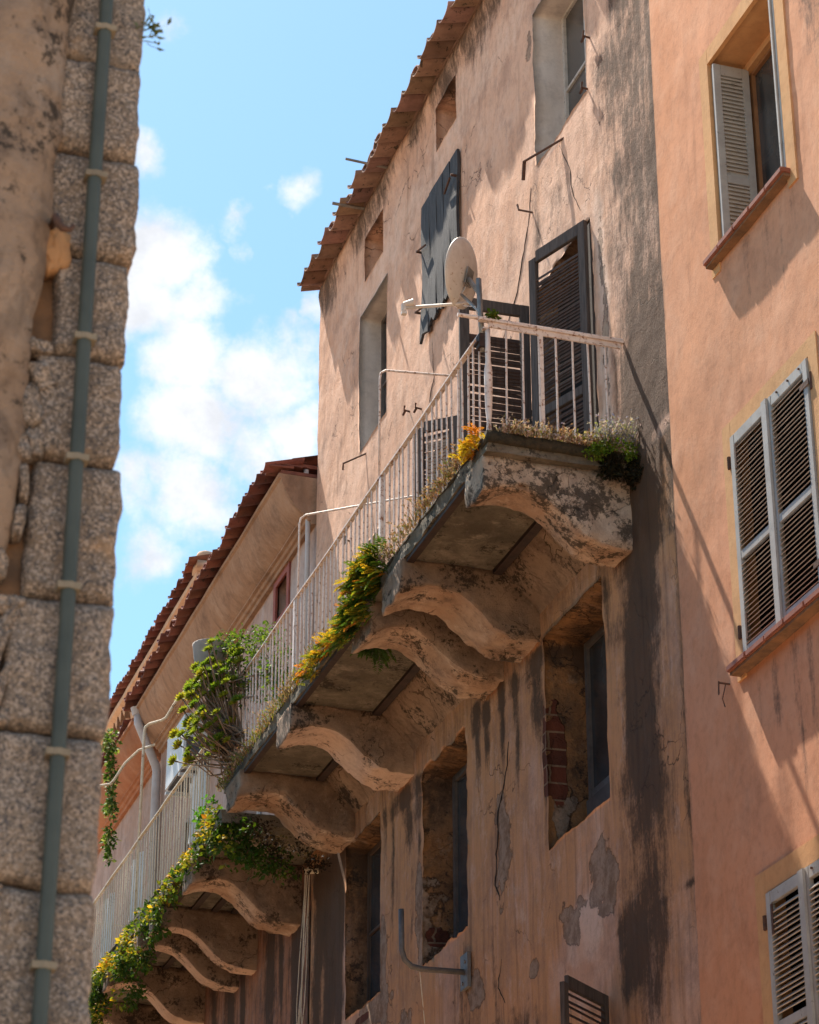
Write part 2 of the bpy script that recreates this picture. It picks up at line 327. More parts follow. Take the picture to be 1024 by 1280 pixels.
# ------------------------------------------------------------------ wall with openings
def wall(name, parent, mat, X, y0, y1, z0, z1, opens, zfine, cell=.045, amp=.012, attr=None, ragged=.01, bow=None):
    ys = list(np.arange(y0, y1, cell))+[y1]; zs = list(np.linspace(z0, zfine, 12)[:-1])+list(np.arange(zfine, z1, cell))+[z1]
    def snap(arr, val):
        i = min(range(len(arr)), key=lambda k: abs(arr[k]-val))
        if 0 < i < len(arr)-1: arr[i] = val
        return i
    for o in opens:
        for k in ('y0', 'y1'): snap(ys, o[k])
        for k in ('z0', 'z1'): snap(zs, o[k])
    ys = np.array(sorted(set(ys))); zs = np.array(sorted(set(zs)))
    ny, nz = len(ys), len(zs); Y, Z = np.meshgrid(ys, zs, indexing='ij')
    Xg = X+(fbm(Y*1.1+3, Z*1.1, 3)-.5)*amp*3+(fbm(Y*6, Z*5, 4)-.5)*amp*1.6
    if bow is not None: Xg = Xg+bow(Y, Z)
    V = np.stack([Xg, Y, Z], -1).reshape(-1, 3)
    hole = np.zeros((ny-1, nz-1), bool)
    cy = (ys[:-1]+ys[1:])/2; cz = (zs[:-1]+zs[1:])/2
    hid = np.full((ny-1, nz-1), -1)
    for k, o in enumerate(opens):
        mm = ((cy > o['y0']) & (cy < o['y1']))[:, None] & ((cz > o['z0']) & (cz < o['z1']))[None, :]
        hole |= mm; hid[mm] = k
    # ragged edges: move the vertices on an opening's border a little outward
    for o in opens:
        rg = o.get('rag', ragged)
        i0 = np.argmin(abs(ys-o['y0'])); i1 = np.argmin(abs(ys-o['y1'])); j0 = np.argmin(abs(zs-o['z0'])); j1 = np.argmin(abs(zs-o['z1']))
        o['idx'] = (i0, i1, j0, j1)
        def jg(t, sd): return rg*(np.clip(fbm(t*5+sd, t*0+sd, 3)*3.4-1.2, 0, 2)+RS.rand(len(t))*.35)
        jj = np.arange(j0, j1+1); ii = np.arange(i0, i1+1)
        V[i0*nz+jj, 1] -= jg(zs[jj], 3.1+o['y0']); V[i1*nz+jj, 1] += jg(zs[jj], 7.7+o['y0'])
        V[ii*nz+j0, 2] -= jg(ys[ii], 1.9+o['y0']); V[ii*nz+j1, 2] += jg(ys[ii], 9.3+o['y0'])
    F = []
    I, J = np.nonzero(~hole)
    a = I*nz+J
    F = np.stack([a, a+1, a+nz+1, a+nz], -1).tolist()
    nv = len(V); VV = [V]; rev = []      # reveals
    for k, o in enumerate(opens):
        i0, i1, j0, j1 = o['idx']; d = o['depth']; ns = max(2, int(d/.07))
        loop = [i*nz+j0 for i in range(i0, i1)]+[i1*nz+j for j in range(j0, j1)]+[i*nz+j1 for i in range(i1, i0, -1)]+[i0*nz+j for j in range(j1, j0, -1)]
        L = len(loop); base = V[loop]
        tgt = base.copy(); tgt[:, 1] = np.clip(base[:, 1], o['y0'], o['y1']); tgt[:, 2] = np.clip(base[:, 2], o['z0'], o['z1'])
        prev = loop
        for s in range(1, ns+1):
            u = s/ns; P = base*(1-min(1, u*1.5))+tgt*min(1, u*1.5); P[:, 0] = base[:, 0]*(1-u)+(X+d)*u
            if s < ns:
                nn = (fbm(P[:, 1]*6+P[:, 0]*9, P[:, 2]*6, 3)-.5)*o.get('rough', .02)
                P[:, 1] += nn; P[:, 2] += nn*.6
            ids = list(range(nv, nv+L)); nv += L; VV.append(P)
            for t in range(L):
                F.append([prev[t], prev[(t+1) % L], ids[(t+1) % L], ids[t]]); rev.append((len(F)-1, o))
            prev = ids
    V = np.concatenate(VV)
    me = bpy.data.meshes.new(name); me.from_pydata(V.tolist(), [], F)
    mats = [mat]; revm = [0]*len(F)
    for fi, o in rev:
        mt = o.get('mat')
        if mt is not None:
            if mt not in mats: mats.append(mt)
            revm[fi] = mats.index(mt)
    for m_ in mats: me.materials.append(m_)
    me.polygons.foreach_set('material_index', revm)
    me.polygons.foreach_set('use_smooth', [True]*len(F))
    if attr:
        A, Q = attr(V[:, 0], V[:, 1], V[:, 2])
        for nm, arr in (('m', A), ('q', Q)):
            at = me.color_attributes.new(nm, 'FLOAT_COLOR', 'POINT')
            at.data.foreach_set('color', np.concatenate([arr, np.ones((len(V), 1))], 1).astype(np.float32).ravel())
    me.update()
    o = bpy.data.objects.new(name, me); COL.objects.link(o); par(o, parent)
    return o
def blob(Y, Z, y, z, ry, rz, a=1., w=.25, sd=0):
    dy = Y-y+(fbm(Y*2.2+sd, Z*2.2, 3)-.5)*ry*w*4; dz = Z-z+(fbm(Y*2.2, Z*2.2+sd+9, 3)-.5)*rz*w*2
    return a*(1-sstep(.45, 1.15, np.sqrt((dy/ry)**2+(dz/rz)**2)))
def patch(Y, Z, y, z, ry, rz, a=1.):
    r_ = np.sqrt(((Y-y)/ry)**2+((Z-z)/rz)**2)+(fbm(Y*5+y, Z*5, 4)-.5)*1.6
    return a*np.clip(1.05-.55*r_, 0, 1.0)
def drip(Y, Z, y, zt, w, ln, a=1.):   # a run of dirt starting at zt and thinning downward
    u = np.clip((zt-Z)/ln, 0, 1.2); ww = w*(1.1-.75*u)
    yy = Y-y+(fbm(Y*0+y*7, Z*1.6, 2)-.5)*w*1.2
    return a*np.exp(-(yy/ww)**2)*sstep(-.03, .06, (zt-Z)/ln)*(1-sstep(.45, 1., u))
exec_after = []

def lattice(fn, n, mb=None):
    """surface of a deformed box; fn(u,v,w)->(x,y,z); n = cells per axis"""
    mb = mb or MB(); nx, ny, nz = n; idx = {}; V = []; F = []
    def g(i, j, k):
        if (i, j, k) not in idx:
            idx[(i, j, k)] = len(V); V.append(fn(i/nx, j/ny, k/nz))
        return idx[(i, j, k)]
    for i in range(nx):
        for j in range(ny):
            for k in (0, nz): F.append((g(i,j,k), g(i+1,j,k), g(i+1,j+1,k), g(i,j+1,k)))
    for i in range(nx):
        for k in range(nz):
            for j in (0, ny): F.append((g(i,j,k), g(i+1,j,k), g(i+1,j,k+1), g(i,j,k+1)))
    for j in range(ny):
        for k in range(nz):
            for i in (0, nx): F.append((g(i,j,k), g(i,j+1,k), g(i,j+1,k+1), g(i,j,k+1)))
    mb.add(V, F); return mb

# ================================================================== OLD BUILDING
old = empty('old_building', (X0, 19, 0), 'decaying tall pinkish building with stained crumbling plaster and the long upper balcony', 'building')
OB = dict(depth=.30)
opens = [
    dict(y0=15.60, y1=16.74, z0=13.70, z1=15.32, depth=.27, mat=M['white_reveal'], rag=.03, rough=.01, k='W1'),
    dict(y0=18.85, y1=19.45, z0=15.60, z1=16.10, depth=.42, rough=.01, k='v'),
    dict(y0=21.25, y1=21.87, z0=15.50, z1=16.02, depth=.42, rough=.01, k='v'),
    dict(y0=21.07, y1=22.02, z0=13.50, z1=15.12, depth=.24, mat=M['white_reveal'], rag=.01, rough=.006, k='W2'),
    dict(y0=18.78, y1=19.78, z0=13.72, z1=15.12, depth=.12, k='P'),
    dict(y0=15.64, y1=16.98, z0=10.0, z1=12.46, depth=.25, rag=.035, mat=M['rev_dirty'], k='D1'),
    dict(y0=18.80, y1=19.80, z0=10.0, z1=12.3, depth=.25, k='D2'),
    dict(y0=21.15, y1=22.1, z0=10.0, z1=12.3, depth=.2, mat=M['white_reveal'], k='D3'),
    dict(y0=15.69, y1=16.90, z0=7.62, z1=9.31, depth=.36, mat=M['rev_dirty'], rag=.02, rough=.035, k='L1'),
    dict(y0=18.83, y1=19.96, z0=7.54, z1=9.24, depth=.30, mat=M['rev_dirty'], rag=.045, rough=.05, k='L2'),
    dict(y0=21.24, y1=22.35, z0=7.60, z1=9.27, depth=.24, mat=M['rev_dirty'], rag=.03, rough=.03, k='L3'),
]
def old_attr(X, Y, Z):
    n = len(Y); m = np.zeros((n, 3)); q = np.zeros((n, 3))
    st = m[:, 0]
    st += sstep(15.75, 16.35, Z+(fbm(Y*2.3, Z*1.1, 4)-.5)*1.1)*.75
    st += np.where(Z > 10, .50*(1-sstep(14.7, 15.6, Y+(fbm(Y, Z*1.2+7, 3)-.5)*1.1)), 0)
    cen = np.interp(Z, [5, 6.8, 8, 9, 10.1, 11], [15.05, 15.05, 15.08, 14.98, 14.8, 14.6])
    amp = np.interp(Z, [5.2, 6.2, 7.0, 7.6, 9.9, 10.4, 11.5], [.35, .45, .7, 1.35, 1.5, .9, .3])
    st += amp*np.exp(-((Y-cen+(fbm(Y*2, Z*2.5+5, 4)-.5)*.5)/.40)**2)
    st += np.where(Z < 10, .55*np.exp(-((Y-14.28)/.10)**2), .3*np.exp(-((Y-14.28)/.07)**2))
    for y, zt, w, ln, a in [(17.86, 9.35, .08, .95, 1.1), (17.55, 9.3, .10, 1.35, .85), (17.08, 9.3, .17, 1.1, .95), (16.98, 8.9, .05, 1.8, .6), (18.25, 9.3, .10, .8, .9),
                          (18.5, 9.4, .12, 1.0, .8), (20.12, 9.3, .10, 1.3, .7), (20.42, 9.3, .22, .9, .9), (20.85, 9.3, .09, 1.9, .7), (21.08, 9.3, .06, 1.2, .6),
                          (20.3, 8.5, .06, 1.5, .5), (15.6, 9.3, .08, 1.0, .5), (22.6, 9.4, .2, 3.4, 1.3), (22.95, 9.4, .25, 4, 1.5), (23.35, 9.4, .25, 3, 1.1),
                          (18.15, 7.4, .12, 1.5, .5), (16.3, 13.65, .12, 1.0, .35), (21.5, 13.5, .2, 1.2, .3), (19.2, 13.6, .2, 1.3, .35), (16.8, 13.6, .12, 1.6, .45)]:
        st += drip(Y, Z, y, zt, w, ln, a)
    st += blob(Y, Z, 16.25, 13.0, .55, .35, .30)+blob(Y, Z, 15.3, 13.4, .35, .9, .28)+blob(Y, Z, 14.9, 14.8, .35, .9, .30)
    st += blob(Y, Z, 17.7, 6.3, .7, .28, .6)+blob(Y, Z, 15.45, 6.35, .25, .4, .75)+blob(Y, Z, 18.9, 6.9, .5, .6, .45)+blob(Y, Z, 15.1, 6.3, .3, .6, .4)  # also a dark patch beside the low open shutter
    st += np.where((Z < 10) & (X > X0+.08), .35, 0)  # darker tone deeper inside the lower window reveals
    st += np.where((Z < 9.95) & (Z > 9.1), .25, 0)  # shade below the slab painted in as a darker band
    st += .9*np.exp(-((Z-6.57+(fbm(Y*3, Z*0, 2)-.5)*.03)/.012)**2)*.8
    strip = np.where(Z > 9.95, np.exp(-((Y-15.42+(fbm(Y*0+1, Z*3, 3)-.5)*.16)/.13)**2)*(1-sstep(12.4, 12.9, Z)), 0)
    st *= 1-.85*strip; q[:, 0] += 1.0*strip
    pe = m[:, 1]
    pe += patch(Y, Z, 17.92, 7.85, .17, .42)+patch(Y, Z, 15.86, 7.06, .22, .30)+patch(Y, Z, 16.5, 6.88, .17, .2, .9)+patch(Y, Z, 17.3, 6.75, .12, .08, .9)
    pe += patch(Y, Z, 20.6, 6.9, .25, .25)+patch(Y, Z, 18.6, 6.95, .22, .14, .9)
    pe += np.where(Z > 9.9, .50*np.exp(-((Y-15.40+(fbm(Y*0+1, Z*3, 3)-.5)*.16)/.13)**2)*(1-sstep(12.4, 12.9, Z)), 0)
    pe += patch(Y, Z, 16.86, 15.05, .08, .3, .8)+patch(Y, Z, 20.08, 8.0, .10, .5, .9)+patch(Y, Z, 21.15, 7.75, .1, .45, .9)
    pe += patch(Y, Z, 21.5, 7.45, .6, .12, .95)+blob(Y, Z, 19.6, 14.0, .0001, .1, 0)
    pe += np.where((X > X0+.03) & (abs(Y-16.9) < .07), patch(X, Z, X0+.08, 7.85, .14, .16, 1.2), 0)
    oc = m[:, 2]
    oc += np.where(Z < 9.9, .85, .10)+np.where(Z < 9.9, (fbm(Y*1.5, Z*.6, 4)-.5)*1.5, (fbm(Y*.5, Z*.4, 3)-.45)*.7)
    oc -= blob(Y, Z, 16.3, 6.6, .9, .45, .75)+blob(Y, Z, 14.8, 6.0, .6, .7, .4)
    pa = q[:, 0]
    pa += blob(Y, Z, 16.2, 6.75, .6, .35, .75)+np.where(Z < 9.9, (fbm(Y*1.4+9, Z*1.1, 4)-.45)*.9, 0)+blob(Y, Z, 18, 15.6, 1.6, .5, .45)+blob(Y, Z, 21, 15.2, 2.2, .8, .4)+np.where(Z > 15, .15, 0)
    br = q[:, 1]
    br += np.where((X > X0+.015) & (X < X0+.20) & (abs(Y-16.9) < .09), patch(X*1.0, Z, X0+.07, 8.28, .11, .34, 1.3), 0)
    br += np.where((X > X0+.02) & (abs(Y-19.96) < .1), blob(X*4, Z, (X0+.15)*4, 7.75, .5, .12, .9), 0)
    br += blob(Y, Z, 21.8, 7.46, .35, .06, .8)
    return m, q
w = wall('wall', old, M['old'], X0, 14.27, 23.62, 0, 16.42, opens, 5.2, .04, .009, old_attr,
         bow=lambda Y, Z: np.where(Z < 9.8, .02*sstep(0, 1, (9.8-Z)), 0)-.03*np.exp(-((Z-16.3)/.12)**2))
# mass behind the facade
b = MB(); b.box((7.35, 14.3, 0), (13, 23.6, 16.3)); b.box((6.64, 14.3, 0), (7.3, 14.5, 16.2)); b.box((6.64, 23.45, 0), (7.3, 23.6, 16.2)); b.build('side_wall', M['old'], old)

def window(parent, X, y0, y1, z0, z1, fm, nv=1, nh=1, fw=.06, sash=.045, glass=None, name='window'):
    f = MB(); d = .05
    f.box((X, y0, z0), (X+d, y0+fw, z1)); f.box((X, y1-fw, z0), (X+d, y1, z1))
    f.box((X+.001, y0+fw, z0), (X+d, y1-fw, z0+fw)); f.box((X+.001, y0+fw, z1-fw), (X+d, y1-fw, z1))
    for k in range(1, nv+1):
        yc = y0+(y1-y0)*k/(nv+1); f.box((X-.008, yc-sash, z0+fw), (X+d-.01, yc+sash, z1-fw))
    for k in range(1, nh+1):
        zc = z0+(z1-z0)*k/(nh+1)
        for s in range(nv+1):
            ya = y0+(y1-y0)*s/(nv+1)+sash; yb = y0+(y1-y0)*(s+1)/(nv+1)-sash
            f.box((X+.006, ya, zc-.014), (X+d-.012, yb, zc+.014))
    o = f.build(name, fm, parent, bevel=.003)
    g = MB(); g.box((X+.028, y0+fw, z0+fw), (X+.034, y1-fw, z1-fw)); g.build('pane', glass or M['glass'], o)
    return o
window(old, X0+.27, 15.58, 16.76, 13.66, 15.36, M['frame_white'], 1, 1)
window(old, X0+.235, 21.05, 22.04, 13.48, 15.14, M['frame_blue'], 1, 1)
window(old, X0+.35, 15.67, 16.92, 8.0, 9.33, M['frame_blue'], 1, 0, .07)
b = MB(); b.box((X0+.33, 15.67, 7.58), (X0+.42, 16.92, 7.995)); b.build('parapet', M['concrete'], old)
window(old, X0+.29, 18.81, 19.98, 7.52, 9.26, M['frame_blue'], 1, 0, .08)
window(old, X0+.23, 21.22, 22.37, 7.58, 9.29, M['oldwood'], 1, 1, .06)
window(old, X0+.19, 21.13, 22.12, 9.99, 12.32, M['frame_white'], 1, 2, .07)
for nm, (a0, a1, c0, c1, dd) in {'v1': (18.8, 19.5, 15.55, 16.15, .42), 'v2': (21.2, 21.9, 15.45, 16.07, .42)}.items():
    b = MB(); b.box((X0+dd, a0, c0), (X0+dd+.03, a1, c1)); b.build('vent_back', M['old'], old)
b = MB(); b.box((X0+.25, 15.6, 9.95), (X0+.28, 17.02, 12.5)); b.build('dark_door_backing', M['dark'], old)  # near-black sheet in place of the unlit room behind the door
b = MB(); b.box((X0+.25, 18.76, 9.95), (X0+.28, 19.85, 12.35)); b.build('dark_door_backing', M['dark'], old)
# near jamb frame of the balcony door
b = MB(); b.box((X0+.005, 15.645, 9.98), (X0+.10, 15.71, 12.45)); b.build('door_frame', M['shut_stile'], old, bevel=.004)

def shutter(parent, hx, hy, ang, L, z0, z1, mf, ms, sp=.045, topgap=0., midz=None, fw=.075, th=.035, name='shutter', tilt=1, slw=.05, seed=0, bl=0, metal=None):
    """leaf hinged at (hx,hy); ang in degrees from +Y toward -X"""
    rnd = random.Random(seed); a = R(ang); u = Vector((-math.sin(a), math.cos(a), 0)); n = Vector((-math.cos(a), -math.sin(a), 0)); Zv = Vector((0, 0, 1))
    o = Vector((hx, hy, 0)); f = MB()
    def piece(ua, ub, za, zb, t0=0., t1=th): f.obox(o+u*ua+n*t0+Zv*za, u*(ub-ua), n*(t1-t0), Zv*(zb-za))
    piece(0, fw, z0, z1); piece(L-fw, L, z0, z1-(.06 if bl else 0))
    piece(fw, L-fw, z0, z0+fw, .002, th-.002); piece(fw, L-fw, z1-fw*1.3, z1, .002, th-.002)
    if midz: piece(fw, L-fw, midz-fw*.5, midz+fw*.5, .002, th-.002)
    so = f.build(name, mf, parent, bevel=.004)
    s = MB(); z = z0+fw+.02; ztop = z1-fw*1.3-topgap
    while z < ztop-.02:
        if not (midz and abs(z-midz) < fw*.5+.02):
            dz = rnd.uniform(-.003, .003)*(3 if bl else 1); dr = rnd.uniform(-.012, .012)*(1 if bl else .15)
            c = o+u*fw+n*(th*.5)+Zv*(z+dz); w_ = slw*.5
            d = (n*.72*tilt-Zv*.69)
            s.obox(c-d*w_, u*(L-2*fw)+Zv*dr, d*w_*2, (n*.69*tilt+Zv*.72)*.006)
        z += sp
    s.build('louvres', ms, so)
    if metal:
        for zc in metal:
            h = MB(); h.obox(o+u*(-.02)+n*(th+.001)+Zv*(zc-.02), u*(.12), n*.006, Zv*.04)
            h.tube([o+u*(-.03)+n*(th*.6)+Zv*(zc-.06), o+u*(-.03)+n*(th*.6)+Zv*(zc+.06)], .014, 8)
            h.build('hinge', M['iron'], so)
    return so
# balcony door leaves
s1 = shutter(old, X0-.005, 15.66, 20, .69, 10.02, 12.47, M['shut_stile'], M['shut_brown'], .034, .14, 10.95, .085, .04, seed=1, bl=1, slw=.052, tilt=.5)
s1.name = 'door_shutter'
s2 = shutter(old, X0-.01, 17.02, 88, .62, 10.02, 12.42, M['shut_stile'], M['shut_brown'], .036, .22, None, .085, .04, seed=2, bl=1, slw=.056, tilt=.35, name='door_shutter')
s3 = shutter(old, X0-.005, 18.84, 50, .42, 10.02, 12.3, M['shut_stile'], M['shut_brown'], .036, .0, None, .085, .04, seed=3, bl=1, slw=.054, tilt=.4, name='door_shutter')
s4 = shutter(old, X0-.01, 15.86, 132, .70, 4.9, 6.17, M['shut_stile'], M['shut_brown'], .05, .0, None, .07, .035, seed=4, bl=1, slw=.05)
# plank shutter under the roof
pl = MB(); ys = [18.72, 18.93, 19.13, 19.33, 19.55, 19.80]
for i in range(5):
    ya, yb = ys[i]+.002, ys[i+1]-.002; zt = 15.14+[.004, .0, -.006, .004, .0][i]; zb = 13.64+[.12, .05, .03, .02, -.02][i]
    def fn(u, v, w_, ya=ya, yb=yb, zt=zt, zb=zb, i=i):
        z = zb+(zt-zb)*w_; bend = .10*max(0, .45-w_)**2*(1+i*.3)
        return (X0-.045-bend*.3+.028*u+.006*math.sin(9*w_+i), ya+(yb-ya)*v+.008*math.sin(5*w_+2*i), z+(.04*math.sin(v*7+i) if w_ < .02 else 0))
    lattice(fn, (1, 3, 14), pl)
ps = pl.build('plank_shutter', M['shut_blue'], old)
st = MB()
for yy, zz in ((18.74, 14.85), (19.80, 14.62), (19.84, 13.95)):
    st = MB(); st.tube([(X0-.09, yy+(.0 if yy > 19 else .05), zz), (X0-.075, yy-.22 if yy > 19 else yy+.26, zz-.05)], .011, 6)
    st.tube([(X0-.02, yy, zz), (X0-.10, yy, zz)], .014, 6)
    st.build('strap_hinge', M['iron'], ps)

# --- roof edge: canal tiles
def tiles(name, parent, mat, xt, zt, slope, y0, y1, pitch, xend, jit=.012, dbl=False, seed=3, rad=None, len0=.45):
    rnd = random.Random(seed); mb = MB(); n = int(round((y1-y0)/pitch)); rr = rad or pitch*.34
    for i in range(n):
        for kind in (0, 1):
            yc = y0+(i+.5*kind+.25)*pitch+rnd.uniform(-jit, jit); ox = rnd.uniform(-jit, jit)*2+(.05 if kind else 0); oz = rnd.uniform(-jit, jit)*.6+(.055 if kind else 0)
            c = [rnd.uniform(.7, 1.2)]*3; c = (c[0], c[1]*rnd.uniform(.9, 1.05), c[2]*rnd.uniform(.85, 1.1))
            rows = [(xt+ox, zt+oz), (xt+ox+len0, zt+oz+len0*slope)]; ns = 8; V = []
            tilt = rnd.uniform(-.02, .02)
            for (x, z) in rows:
                for t in range(ns+1):
                    an = math.pi*t/ns; sg = -1 if kind == 0 else 1
                    for th in (0, .014):
                        r_ = rr*(1.05 if kind == 0 else .92)-th*(1 if sg > 0 else 1)
                        V.append((x, yc+math.cos(an)*r_+tilt*(x-xt), z+(rr*.55 if kind == 0 else 0)+sg*math.sin(an)*r_*.62))
            F = []; W = (ns+1)*2
            for t in range(ns):
                a0 = t*2
                F.append((a0, a0+2, a0+2+W, a0+W)); F.append((a0+1, a0+3, a0+3+W, a0+1+W)); F.append((a0, a0+1, a0+3, a0+2))
            F.append((0, 1, 1+W, W)); F.append((ns*2, ns*2+1, ns*2+1+W, ns*2+W))
            mb.add(V, F, c)
    # the slope of the roof behind, in barrel rows
    x1 = xt+len0*.7; z1 = zt+len0*.7*slope+.05; ln = xend-x1
    V = []; N = n*8
    for k in range(N+1):
        y = y0+(y1-y0)*k/N; hz = .05*abs(math.sin(math.pi*k/8+.6))
        V += [(x1, y, z1+hz), (x1+ln, y, z1+hz+ln*slope)]
    F = [(2*k, 2*k+2, 2*k+3, 2*k+1) for k in range(N)]
    mb.add(V, F, (.9, .9, .9))
    return mb.build(name, mat, parent, smooth=False, recalc=False)
rf = tiles('roof', old, M['tile'], 6.33, 16.37, .28, 14.1, 23.72, .30, 10, seed=5, rad=.15, jit=.02)
b = MB(); b.box((6.58, 14.2, 16.43), (9.5, 23.62, 16.46), (.8, .8, .8)); b.build('roof_deck', M['tile'], rf)
b = MB(); b.tube([(6.62, 21.02, 16.40), (6.12, 21.02, 16.42)], .014, 8); b.build('roof_pipe', M['greymetal'], rf); b = MB(); b.tube([(6.62, 21.85, 16.40), (6.22, 21.85, 16.40)], .018, 8); b.build('roof_pipe', M['greymetal'], rf)

# --- balcony
def corbel_bottom(dz=0., deep=0.):
    P = [(5.40, 9.575), (5.46, 9.58), (5.55, 9.625), (5.66, 9.655), (5.78, 9.66), (5.88, 9.635), (5.98, 9.57), (6.07, 9.485), (6.16, 9.40), (6.25, 9.345), (6.33, 9.325), (6.345, 9.325), (6.35, 9.305), (6.66, 9.305)]
    xs = [p[0] for p in P]; zs = [p[1]+dz-deep*max(0, (p[0]-5.46))/1.1 for p in P]
    return lambda x: float(np.interp(x, xs, zs))
from mathutils import noise as mnoise
def corbel(parent, y0, y1, mat, ztop=9.87, dz=0., deep=0., amp=.018, x0=5.44, groove=.014, seed=0, band=None, chip=1.):
    zb = corbel_bottom(dz, deep); nx = 40
    def fn(u, v, w_):
        x = x0+(6.64-x0)*u; y = y0+(y1-y0)*v; b_ = zb(x)
        if 0 < v < 1 and w_ == 0: b_ += groove*(1 if (.16 < v < .30 or .70 < v < .84) else .35)
        z = b_+(ztop-b_)*w_
        q = mnoise.noise_vector(Vector((x*5+seed, y*5, z*5)))+mnoise.noise_vector(Vector((x*17, y*17+seed, z*17)))*.4
        k = amp*(.5 if u > .97 else 1)
        # worn arrises
        e = (.012+.09*max(0, mnoise.noise(Vector((x*7+seed, v*9, 4)))-.08)*min(1, chip))*((v in (0, 1)) and (w_ == 0))+.05*max(0, mnoise.noise(Vector((x*4+seed*2, v*9, z*5)))-.2)*((v in (0, 1)) and 0 < w_ < 1)*chip
        return (x+q.x*k*(0 if u > .97 else 1), y+q.y*k*.8+(e if v == 0 else -e), z+q.z*k*(.3 if w_ == 1 else 1)+e)
    mb = lattice(fn, (nx, 12, 8)); o = mb.build('corbel', mat, parent, smooth=True)
    if band is not None:
        o.data.materials.append(band); off = 0; idx = []
        for i in range(nx):
            for j in range(12): idx.append(off); off += 2      # bottom face comes first of each pair
        for i in idx: o.data.polygons[i].material_index = 1  # undersides take the band colour with bounce light painted in
    return o
ZS = 9.87; ZT = 9.99
def slabfn(y0, y1, z0, z1, x0=5.46, rag=.02):
    def fn(u, v, w_):
        x = x0+(X0+.03-x0)*u; y = y0+(y1-y0)*v; z = z0+(z1-z0)*w_
        q = mnoise.noise_vector(Vector((x*6, y*6, z*9)))
        r_ = rag if u == 0 or v in (0, 1) else rag*.25
        return (x+q.x*r_, y+q.y*r_*(1 if v in (0, 1) else 0), z+q.z*.008)
    return fn
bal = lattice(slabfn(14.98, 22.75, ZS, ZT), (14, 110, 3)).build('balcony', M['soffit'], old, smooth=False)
for (ya, yb, mt, kw) in [(15.05, 15.42, M['corbel_end'], dict(deep=.03, amp=.026, groove=.0, dz=-.0, band=M['corbel_band'])), (16.93, 17.46, M['corbel'], dict(groove=.026, amp=.022, band=M['corbel_band'])), (17.80, 18.31, M['corbel'], dict(groove=.026, amp=.022, band=M['corbel_band'])),
                         (20.18, 20.70, M['corbel'], dict(band=M['corbel_pale'])), (22.03, 22.58, M['corbel'], dict(amp=.035, groove=0, band=M['corbel_band']))]:
    corbel(bal, ya, yb, mt, seed=ya, **kw)
for (xa, xb, za) in ((5.475, 5.535, ZS-.035), (6.20, 6.275, ZS-.035)):
    for (ya, yb) in ((15.4, 16.93), (18.31, 20.18), (20.70, 22.03)):
        b = MB(); b.box((xa, ya, za), (xb, yb, ZS+.004)); b.build('steel_beam', M['steel'], bal)
# plaster cove between slab and wall
for (ya, yb) in ((15.38, 16.97), (18.27, 20.22), (20.66, 22.07)):
    def fn(u, v, w_, ya=ya, yb=yb):
        y = ya+(yb-ya)*v; prof = [(6.29, 9.88), (6.33, 9.82), (6.42, 9.73), (6.53, 9.62), (6.63, 9.50)]
        t = w_*4; i = min(3, int(t)); f_ = t-i; x = prof[i][0]*(1-f_)+prof[i+1][0]*f_; z = prof[i][1]*(1-f_)+prof[i+1][1]*f_
        if u == 1: x, z = 6.66, 9.89
        q = mnoise.noise_vector(Vector((x*8, y*8, z*8)))
        return (x+q.x*.018, y, z+q.z*.018)
    lattice(fn, (1, 30, 10)).build('cove', M['corbel'], bal, smooth=True)
# mossy crust of earth on the slab edge
def crust(parent, y0, y1, z, x=5.47, sc=1.):
    def fn(u, v, w_):
        y = y0+(y1-y0)*v; q = mnoise.noise(Vector((y*7, u*3, w_*2)))
        return (x-.015+u*.16+q*.02*(1-u), y, z+w_*(.035+.03*q)*sc)
    return lattice(fn, (3, int((y1-y0)*14), 2)).build('edge_crust', M['soil'], parent, smooth=True)
crust(bal, 15.0, 22.7, ZT-.005)
def fn(u, v, w_):
    x = 5.45+1.15*u; q = mnoise.noise(Vector((x*9, v*3, w_*2)))
    return (x, 14.955+v*.14+q*.012*(1-v), ZT-.055+w_*(.09+.03*q))
lattice(fn, (26, 3, 2)).build('edge_crust', M['soil'], bal, smooth=True)

# --- railing
def baluster_mesh(h, r=.0088, n=6):
    m_ = MB(); m_.tube([(0, 0, 0), (.002, .001, h*.33), (-.001, -.001, h*.66), (0, 0, h)], r, n); return m_
def copies(src, spots, parent, tiltmax=.008, seed=0):
    rnd = random.Random(seed)
    for i, (x, y, z) in enumerate(spots):
        o = src if i == 0 else src.copy()
        if i: COL.objects.link(o)
        par(o, parent); o.matrix_parent_inverse = Matrix.Translation(-Vector(parent_loc(parent)))
        o.location = (x, y, z); o.rotation_euler = (rnd.uniform(-tiltmax, tiltmax), rnd.uniform(-tiltmax, tiltmax), rnd.uniform(0, 6))
def parent_loc(p):
    return p.location if p.parent is None else Vector((0, 0, 0))
r1 = MB(); ZR = 10.95
pts = [(XB, 15.08+k*.5, ZR+.006*math.sin(k*1.3)) for k in range(17)]; pts[-1] = (XB, 22.95, ZR)
for a_, c_ in zip(pts[:-1], pts[1:]):
    r1.obox((a_[0]-.021, a_[1], a_[2]), (.042, 0, 0), (0, c_[1]-a_[1]+.001, c_[2]-a_[2]), (0, 0, .013))
r1.obox((XB-.06, 15.05, 11.005), (1.16, 0, .0), (0, .045, 0), (0, 0, .018)); r1.box((XB+.02, 15.065, 10.96), (X0-.02, 15.08, 11.004))
r1.tube([(XB-.22, 15.09, 11.035), (X0+.01, 15.075, 11.035)], .016, 8)
rail = r1.build('railing', M['rail'], old)
bb = baluster_mesh(.985).build('baluster', M['rail'])
copies(bb, [(XB, 15.25+k*.1225, ZT-.02) for k in range(62)], rail, seed=1)
bb = baluster_mesh(1.0).build('baluster', M['rail'])
